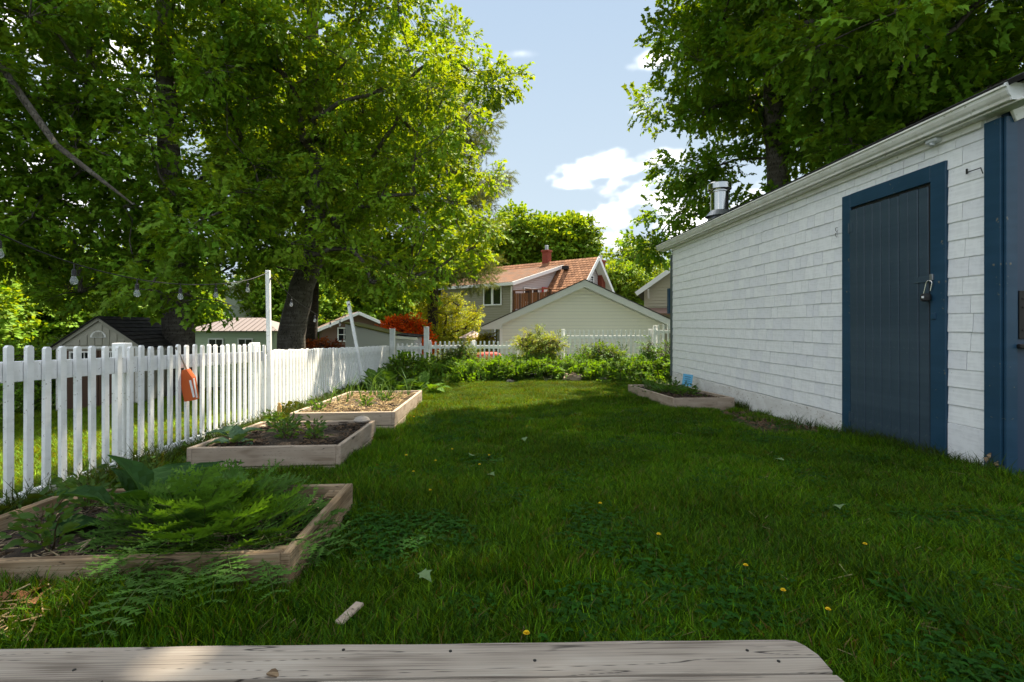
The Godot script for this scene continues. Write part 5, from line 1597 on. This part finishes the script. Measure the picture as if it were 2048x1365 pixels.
# ------------------------------------------------------------------ buildings beyond the fences
func make_buildings() -> void:
	rng.seed = 1200
	# white garage, its gable towards the lawn
	var z := -17.0
	var ga := thing("garage", "white clapboard garage with wide grey gable fascia behind the back fence", "garage")
	var cx := 3.29
	var gable := [Vector2(0.46, -1.4), Vector2(6.12, -1.4), Vector2(6.12, 0.98), Vector2(cx, 2.27), Vector2(0.46, 0.98)]
	part("wall", (func() -> ArrayMesh:
		var s := Shape.new()
		s.prism(gable, -5.5, -0.002)
		return s.mesh()).call(), M.grey_white, ga, Vector3(0, 0, z))
	siding(ga, gable, 0.117, mat("garage_white", lin(0.74, 0.74, 0.67), 0.6), Vector3(0, 0, z), 0.0, true)
	part("corner_board", box(Vector3(0.09, 2.42, 0.05), 0.004), M.white_plain, ga, Vector3(0.49, -0.2, z + 0.03))
	part("corner_board", box(Vector3(0.09, 2.42, 0.05), 0.004), M.white_plain, ga, Vector3(6.09, -0.2, z + 0.03))
	for sd in [-1.0, 1.0]:
		var e := Vector3(cx + sd * 3.46, 0.90, z)
		var s := Shape.new()
		s.prism([Vector2(cx, 2.45), Vector2(cx + sd * 3.46, 0.875), Vector2(cx + sd * 3.40, 0.80) if sd > 0 else Vector2(cx - 3.46, 0.80), Vector2(cx + sd * 2.82, 0.80), Vector2(cx + sd * 2.82, 0.95), Vector2(cx, 2.22)], 0.03, 0.42)
		part("fascia", s.mesh(), M.grey_white, ga, Vector3(0, 0, z))
		slab(ga, "roof", Vector3(cx, 2.452, z + 0.44), e + Vector3(0, -0.02, 0.44), e + Vector3(0, -0.02, -5.9), Vector3(cx, 2.452, z - 5.9), 0.03, mat("garage_roof", lin(0.05, 0.048, 0.046), 0.9))
	rebase(ga, Vector3(cx, -1.4, z))
	# a dark red tank lying behind the low fence, a parasol
	var tk := thing("red_tank", "red rounded tank lying behind the low back fence", "tank", Vector3(0.05, gy(0.05, -15.5), -15.5))
	var ty := -0.06 - gy(0.05, -15.5)
	var ts := Shape.new()
	var tp := []
	var tr := []
	for k in 17:
		var f := (k / 16.0 - 0.5) * 2.0
		tp.append(Vector3(f * 0.42, ty, 0))
		tr.append(0.17 * pow(1.0 - pow(absf(f), 5.0) * 0.98, 0.5))
	ts.tube(tp, tr, 20)
	part("shell", ts.mesh(), mat("red_paint", lin(0.52, 0.06, 0.045), 0.35), tk)
	for px in [-0.25, 0.25]: part("foot", box(Vector3(0.06, ty - 0.1, 0.2), 0.004), M.iron, tk, Vector3(px, (ty - 0.1) / 2, 0))
	var um := thing("parasol", "pale pink garden parasol in front of the grey house", "parasol", Vector3(-0.55, gy(-0.55, -20), -20.0))
	var uy := 0.70 - um.position.y
	var cs := Shape.new()
	for k in 8:
		var f := TAU * k / 8.0
		var g := TAU * (k + 1) / 8.0
		var r := 0.56
		cs.quad(Vector3(0.05 * cos(f), uy, 0.05 * sin(f)), Vector3(0.05 * cos(g), uy, 0.05 * sin(g)), Vector3(r * cos(g), uy - 0.27, r * sin(g)), Vector3(r * cos(f), uy - 0.27, r * sin(f)), Vector3.UP)
	part("canopy", cs.mesh(), mat("parasol_pink", lin(0.62, 0.48, 0.42), 0.8), um)
	part("pole", box(Vector3(0.04, uy, 0.04), 0.01), M.white_plain, um, Vector3(0, uy / 2 + 0.02, 0))
	# small garden house in the neighbour's yard
	var gh := thing("garden_house", "small beige garden house with brown doors and half round vent", "garden house", Vector3(-8.52, -0.95, -11.45), "", 0.2)
	var beige := mat("beige", lin(0.36, 0.34, 0.27), 0.8)
	var dkb := mat("door_brown", lin(0.09, 0.05, 0.03), 0.7)
	var gb := [Vector2(-0.78, 0), Vector2(0.78, 0), Vector2(0.78, 1.40), Vector2(0, 2.0), Vector2(-0.78, 1.40)]
	var gs := Shape.new()
	gs.prism(gb, -2.3, 0)
	part("wall", gs.mesh(), beige, gh)
	for k in 9:
		var x := -0.56 + k * 0.14
		part("gable_board", box(Vector3(0.128, 0.44 - absf(x) * 0.76, 0.02), 0.004), beige, gh, Vector3(x, 1.45 + (0.44 - absf(x) * 0.76) / 2, 0.012))
	part("belt_board", box(Vector3(1.56, 0.05, 0.03), 0.004), M.cream, gh, Vector3(0, 1.40, 0.017))
	for sd in [-1.0, 1.0]:
		bar("rake_board", Vector3(sd * 0.84, 1.38, 0.03), Vector3(0, 2.03, 0.03), 0.03, 0.07, beige, gh, Vector3(sd * 0.6, 0.8, 0))
		slab(gh, "roof", Vector3(sd * 0.90, 1.37, 0.1), Vector3(sd * 0.90, 1.37, -2.45), Vector3(0, 2.07, -2.45), Vector3(0, 2.07, 0.1), 0.02, M.roof_dark)
		part("corner_board", box(Vector3(0.08, 1.4, 0.03), 0.004), M.cream, gh, Vector3(sd * 0.74, 0.7, 0.018))
		part("door", box(Vector3(0.60, 1.32, 0.03), 0.004), dkb, gh, Vector3(sd * 0.305, 0.68, 0.018))
		window(gh, Vector3(sd * 0.305, 1.13, 0.034), 0.36, 0.32, 0.0, 3, 2, M.cream, 0.035)
	roof_rows(gh, Vector3(0.90, 1.392, 0.1), Vector3(0.90, 1.392, -2.45), Vector3(0, 2.092, -2.45), Vector3(0, 2.092, 0.1), 8, 14, [M.roof_dark, mat("roof_dark2", lin(0.035, 0.032, 0.03), 0.9)])
	for k in 4: window(gh, Vector3(0.781, 1.10, -0.45 - k * 0.45), 0.26, 0.34, PI / 2, 2, 2, M.cream, 0.035)
	var vs := Shape.new()
	var vp := []
	for k in 13: vp.append(Vector2(0.15 * cos(PI * k / 12.0), 0.15 * sin(PI * k / 12.0)))
	vs.prism(vp, 0, 0.02)
	var vent := part("vent", vs.mesh(), M.cream, gh, Vector3(0, 1.62, 0.022))
	for k in 5: part("slat", box(Vector3(0.22 - k * k * 0.007, 0.012, 0.014), 0.002), beige, vent, Vector3(0, 0.025 + k * 0.024, 0.026), Vector3(0.5, 0, 0))
	# pale green building with a ribbed metal hip roof
	var pg := thing("green_house", "pale green building with ribbed metal hip roof behind the picket fence", "house", Vector3(-11.0, -1.75, -23.6))
	var pale := mat("pale_green", lin(0.42, 0.50, 0.36), 0.8)
	part("wall", box(Vector3(3.5, 2.4, 2.6), 0.0), pale, pg, Vector3(0, 1.2, 0))
	siding(pg, [Vector2(-1.76, 0), Vector2(1.76, 0), Vector2(1.76, 2.4), Vector2(-1.76, 2.4)], 0.13, pale, Vector3(0, 0, 1.302), 0.0, false)
	window(pg, Vector3(0.55, 1.75, 1.33), 0.55, 0.62, 0, 2, 2, M.white_plain)
	window(pg, Vector3(-0.7, 1.75, 1.33), 0.55, 0.62, 0, 2, 2, M.white_plain)
	var metal := mat("roof_metal", lin(0.19, 0.155, 0.15), 0.5)
	var e0 := [Vector3(-2.0, 2.42, 1.6), Vector3(2.0, 2.42, 1.6), Vector3(2.0, 2.42, -1.6), Vector3(-2.0, 2.42, -1.6)]
	var r0 := Vector3(-0.7, 3.0, 0)
	var r1 := Vector3(0.7, 3.0, 0)
	slab(pg, "roof", e0[0], e0[1], r1, r0, 0.02, metal)
	slab(pg, "roof", e0[1], e0[2], r1, r1 - Vector3(0.001, 0, 0), 0.02, metal)
	slab(pg, "roof", e0[2], e0[3], r0, r1, 0.02, metal)
	slab(pg, "roof", e0[3], e0[0], r0, r0 + Vector3(0.001, 0, 0), 0.02, metal)
	var mat_seam := mat("roof_seam", lin(0.085, 0.07, 0.07), 0.6)
	for k in 17:
		var f := (k + 0.5) / 17.0
		var x := lerpf(-2.0, 2.0, f)
		var up := minf(1.0, minf((x + 2.0) / 1.3, (2.0 - x) / 1.3))
		bar("seam", Vector3(x, 2.445, 1.6), Vector3(x, 2.445 + 0.58 * up, 1.6 - 1.6 * up), 0.03, 0.03, mat_seam, pg, Vector3(0, 0.94, 0.34))
	# lean-to shed behind the long fence, moss on its roof
	var le := thing("lean_to_shed", "grey white lean-to shed with mossy roof behind the fence corner", "shed", Vector3(-3.9, gy(-3.9, -17.3), -17.3))
	var by: float = le.position.y
	var wallp := [Vector2(-0.9, 0), Vector2(1.42, 0), Vector2(1.42, 0.50 - by), Vector2(0.78, 0.58 - by), Vector2(-0.9, 0.97 - by)]
	var ls := Shape.new()
	ls.prism(wallp, -2.0, 0)
	part("wall", ls.mesh(), M.grey_white, le)
	siding(le, wallp, 0.14, M.grey_white, Vector3(0, 0, 0.003), 0.0, false)
	slab(le, "roof", Vector3(-1.0, 1.01 - by, 0.15), Vector3(0.84, 0.585 - by, 0.15), Vector3(0.84, 0.585 - by, -2.1), Vector3(-1.0, 1.01 - by, -2.1), 0.04, mat("moss", lin(0.13, 0.13, 0.03), 0.95))
	slab(le, "roof", Vector3(0.84, 0.60 - by, 0.15), Vector3(1.55, 0.52 - by, 0.15), Vector3(1.55, 0.52 - by, -2.1), Vector3(0.84, 0.60 - by, -2.1), 0.04, M.roof_dark)
	bar("fascia", Vector3(0.8, 0.53 - by, 0.16), Vector3(1.55, 0.47 - by, 0.16), 0.02, 0.09, M.white_plain, le)
	make_grey_house()
	make_far_houses()

func make_grey_house() -> void:
	# two storey house: main gable to the right, a long low sloped wing with a deck to the left
	var t := thing("house", "grey house with orange brown roof, red door and wooden deck", "house", Vector3(6.74, -1.9, -29.7), "", 0.0)
	# u runs out of the gable end, v down the left slope
	t.basis = Basis(Vector3(0.74, 0, 0.67).normalized(), Vector3.UP, Vector3(-0.67, 0, 0.74).normalized())
	var H := 6.93
	var lap := mat("house_lap", lin(0.50, 0.47, 0.48), 0.7)
	var olive := mat("house_olive", lin(0.30, 0.28, 0.22), 0.75)
	var o1 := mat("tile1", lin(0.27, 0.125, 0.062), 0.9)
	var o2 := mat("tile2", lin(0.33, 0.16, 0.085), 0.9)
	var o3 := mat("tile3", lin(0.21, 0.095, 0.048), 0.9)
	var body := Shape.new()
	# gable outline in (v, y), pushed along -u
	var outline := [Vector2(-2.6, 0), Vector2(2.6, 0), Vector2(2.6, H - 2.9), Vector2(0, H - 0.25), Vector2(-2.6, H - 2.9)]
	body.prism(outline, 0.0, 8.0)
	part("wall", body.mesh(), lap, t, Vector3(-0.55, 0, 0), Vector3(0, -PI / 2, 0))
	siding(t, outline.map(func(p): return Vector2(-p.x, p.y)), 0.14, lap, Vector3(-0.545, 0, 0), PI / 2, false)
	for sd in [-1.0, 1.0]:
		roof_rows(t, Vector3(-8.5, H - 3.3, sd * 3.0), Vector3(0, H - 3.3, sd * 3.0), Vector3(0, H, 0), Vector3(-8.5, H, 0), 22, 34, [o1, o2, o3])
		slab(t, "roof", Vector3(-8.5, H - 3.34, sd * 3.0), Vector3(-0.01, H - 3.34, sd * 3.0), Vector3(-0.01, H - 0.04, 0), Vector3(-8.5, H - 0.04, 0), 0.03, o3)
		bar("rake_board", Vector3(0.02, H - 3.36, sd * 3.0), Vector3(0.02, H - 0.05, 0), 0.05, 0.2, M.white_plain, t, Vector3(0, 0.67, sd * 0.74))
		slab(t, "soffit", Vector3(-0.5, H - 3.42, sd * 2.95), Vector3(0.0, H - 3.42, sd * 2.95), Vector3(0.0, H - 0.15, 0), Vector3(-0.5, H - 0.15, 0), 0.02, M.white_plain)
	window(t, Vector3(-0.50, H - 1.35, 0), 0.28, 0.4, PI / 2, 1, 3, M.white_plain, 0.06)
	# wing with the shed roof
	var wing := [Vector2(-0.1, 0), Vector2(5.0, 0), Vector2(5.0, 5.15), Vector2(-0.1, 6.55)]
	var ws := Shape.new()
	ws.prism(wing, 2.6, 8.4)
	part("wing_wall", ws.mesh(), lap, t, Vector3.ZERO, Vector3(0, -PI / 2, 0))
	siding(t, wing.map(func(p): return Vector2(-p.x, p.y)), 0.14, lap, Vector3(-2.595, 0, 0), PI / 2, false)
	siding(t, [Vector2(-8.4, 0), Vector2(-2.6, 0), Vector2(-2.6, 5.1), Vector2(-8.4, 5.1)], 0.14, olive, Vector3(0, 0, 5.003), 0.0, false)
	roof_rows(t, Vector3(-8.8, 5.2, 5.35), Vector3(-2.35, 5.2, 5.35), Vector3(-2.35, 6.72, -0.15), Vector3(-8.8, 6.72, -0.15), 18, 26, [mat("tile5", lin(0.15, 0.085, 0.055), 0.9), o3, mat("tile4", lin(0.19, 0.105, 0.066), 0.9)])
	slab(t, "roof", Vector3(-8.8, 5.16, 5.35), Vector3(-2.34, 5.16, 5.35), Vector3(-2.34, 6.68, -0.15), Vector3(-8.8, 6.68, -0.15), 0.03, o3)
	bar("rake_board", Vector3(-2.33, 5.1, 5.35), Vector3(-2.33, 6.60, -0.1), 0.05, 0.2, M.white_plain, t, Vector3(0, 0.96, 0.27))
	bar("eave_board", Vector3(-8.8, 5.1, 5.38), Vector3(-2.33, 5.1, 5.38), 0.05, 0.16, M.white_plain, t)
	part("downspout", box(Vector3(0.08, 5.0, 0.08), 0.01), M.cream, t, Vector3(-2.64, 2.5, 5.07))
	window(t, Vector3(-2.54, 4.55, 3.75), 0.55, 0.75, PI / 2, 1, 1, M.white_plain, 0.07, M.window_dark)
	window(t, Vector3(-2.54, 4.45, 3.0), 0.5, 0.95, PI / 2, 1, 1, M.white_plain, 0.07)
	var rd := part("door", box(Vector3(0.06, 1.5, 0.62), 0.006), mat("door_red", lin(0.42, 0.03, 0.04), 0.5), t, Vector3(-2.53, 4.35, 2.0))
	part("door_pane", box(Vector3(0.02, 1.2, 0.36), 0.0), M.cream, rd, Vector3(0.035, 0.05, 0))
	window(t, Vector3(-3.7, 4.5, 5.05), 0.55, 0.95, 0, 1, 1, M.white_plain, 0.07)
	window(t, Vector3(-4.4, 4.5, 5.05), 0.55, 0.95, 0, 1, 1, M.white_plain, 0.07)
	window(t, Vector3(-3.4, 1.9, 5.05), 0.8, 1.6, 0, 1, 1, M.white_plain, 0.07)
	# deck on the near side of the wing
	var cedar := mat("cedar", lin(0.20, 0.075, 0.025), 0.7)
	var cedar2 := mat("cedar_dark", lin(0.10, 0.042, 0.018), 0.7)
	var dk := Node3D.new()
	dk.name = "deck"
	t.add_child(dk, true)
	part("floor", box(Vector3(2.6, 0.2, 4.2), 0.006), cedar2, dk, Vector3(-1.28, 3.55, 3.0))
	for k in 5: part("post", box(Vector3(0.11, 1.15, 0.11), 0.006), cedar2, dk, [Vector3(-0.05, 4.15, 0.98), Vector3(-0.05, 4.15, 3.0), Vector3(-0.05, 4.15, 5.02), Vector3(-1.3, 4.15, 5.06), Vector3(-2.45, 4.15, 5.06)][k])
	for k in 26: part("baluster", box(Vector3(0.03, 0.85, 0.125), 0.003), cedar if k % 3 else cedar2, dk, Vector3(-0.02, 4.15, 1.05 + k * 0.155))
	for k in 15: part("baluster", box(Vector3(0.125, 0.85, 0.03), 0.003), cedar if k % 4 else cedar2, dk, Vector3(-0.15 - k * 0.155, 4.15, 5.1))
	part("top_rail", box(Vector3(0.12, 0.05, 4.2), 0.004), cedar, dk, Vector3(-0.03, 4.72, 3.0))
	part("top_rail", box(Vector3(2.5, 0.05, 0.12), 0.004), cedar, dk, Vector3(-1.25, 4.735, 5.08))
	for k in 3: part("deck_leg", box(Vector3(0.12, 3.45, 0.12), 0.004), cedar2, dk, Vector3(-0.1 - k * 1.1, 1.72, 4.9))
	# chimneys
	var brick := mat("brick_red", lin(0.20, 0.048, 0.03), 0.9)
	for q in [[Vector3(-3.9, 7.1, -0.1), 1.0], [Vector3(-0.45, 5.75, -1.0), 2.0]]:
		var c := part("chimney", box(Vector3(0.44, q[1], 0.44), 0.01), brick, t, q[0])
		part("chimney_cap", box(Vector3(0.54, 0.12, 0.54), 0.01), brick, c, Vector3(0, q[1] / 2 + 0.04, 0))
		part("flue", box(Vector3(0.18, 0.35, 0.18), 0.02), M.galvanised, c, Vector3(0, q[1] / 2 + 0.25, 0))
	part("roof_vent", box(Vector3(0.35, 0.25, 0.3), 0.02), M.roof_dark, t, Vector3(-1.9, 6.35, 0.75))

func gabled(label: String, at: Vector3, turn: float, w: float, l: float, eave: float, ridge: float, wall_c: Color, roof_c: Color, windows: Array) -> Node3D:
	# a plain gabled house: the gable faces its own +z
	var t := thing("house", label, "house", at, "", turn)
	var m := mat("wall_" + t.name, wall_c, 0.75)
	var rm := mat("roof_" + t.name, roof_c, 0.9)
	var o := [Vector2(-w / 2, 0), Vector2(w / 2, 0), Vector2(w / 2, eave), Vector2(0, ridge), Vector2(-w / 2, eave)]
	var s := Shape.new()
	s.prism(o, -l, 0)
	part("wall", s.mesh(), m, t)
	siding(t, o, 0.15, m, Vector3(0, 0, 0.003), 0, false)
	for sd in [-1.0, 1.0]:
		var e := Vector3(sd * (w / 2 + 0.35), eave - 0.35 * (ridge - eave) / (w / 2) + 0.05, 0)
		slab(t, "roof", e + Vector3(0, 0, 0.4), e + Vector3(0, 0, -l - 0.3), Vector3(0, ridge + 0.05, -l - 0.3), Vector3(0, ridge + 0.05, 0.4), 0.08, rm)
		bar("rake_board", e + Vector3(0, -0.02, 0.42), Vector3(0, ridge + 0.03, 0.42), 0.05, 0.2, M.white_plain, t, Vector3(sd * (ridge - eave), w / 2, 0))
	for q in windows: window(t, q[0], q[1], q[2], 0, 2, 2, M.white_plain, 0.07)
	return t

func make_far_houses() -> void:
	var r := gabled("beige gabled house half hidden behind the shed corner", Vector3(9.4, -1.5, -22.5), -0.35, 4.2, 7.0, 4.1, 5.6, lin(0.46, 0.42, 0.33), lin(0.10, 0.09, 0.085), [[Vector3(0, 2.4, 0.03), 0.9, 1.2]])
	for sd in [-1.0, 1.0]: bar("bracket", Vector3(sd * 1.9, 3.7, 0.03), Vector3(sd * 1.9, 4.1, 0.36), 0.08, 0.08, M.white_plain, r, Vector3(0, 0.6, -0.8))
	part("porch_roof", box(Vector3(4.4, 0.1, 1.4), 0.01), mat("porch_roof", lin(0.20, 0.12, 0.09), 0.9), r, Vector3(0, 3.05, 0.75), Vector3(0.2, 0, 0))
	gabled("far white house with brown roof seen between the left trunks", Vector3(-19.0, -1.6, -40), 0.5, 6.0, 8.0, 4.2, 6.0, lin(0.62, 0.64, 0.66), lin(0.30, 0.14, 0.08), [[Vector3(-1.2, 2.8, 0.03), 0.9, 1.2], [Vector3(1.2, 2.8, 0.03), 0.9, 1.2]])
	gabled("far white house with grey roof behind the lean-to shed", Vector3(-15.0, -1.6, -56), 0.9, 6.5, 8.0, 4.4, 6.6, lin(0.66, 0.66, 0.66), lin(0.34, 0.32, 0.32), [[Vector3(-1.4, 2.9, 0.03), 0.9, 1.2], [Vector3(1.4, 2.9, 0.03), 0.9, 1.2]])
	gabled("far brown house behind the scarlet maple", Vector3(-8.6, -1.6, -34), 0.35, 4.5, 6.0, 2.3, 3.3, lin(0.16, 0.10, 0.08), lin(0.12, 0.08, 0.06), [[Vector3(-0.9, 1.9, 0.03), 0.7, 0.8], [Vector3(0.6, 1.9, 0.03), 0.7, 0.8]])

# ------------------------------------------------------------------ everything, large things first
func _ready() -> void:
	set_camera_and_light()
	make_materials()
	make_ground()
	make_shed()
	make_buildings()
	make_fences()
	make_beds()
	make_trees()
	make_border()
	make_string_lights()
	make_float()
	make_lawns()
	make_lawn_things()
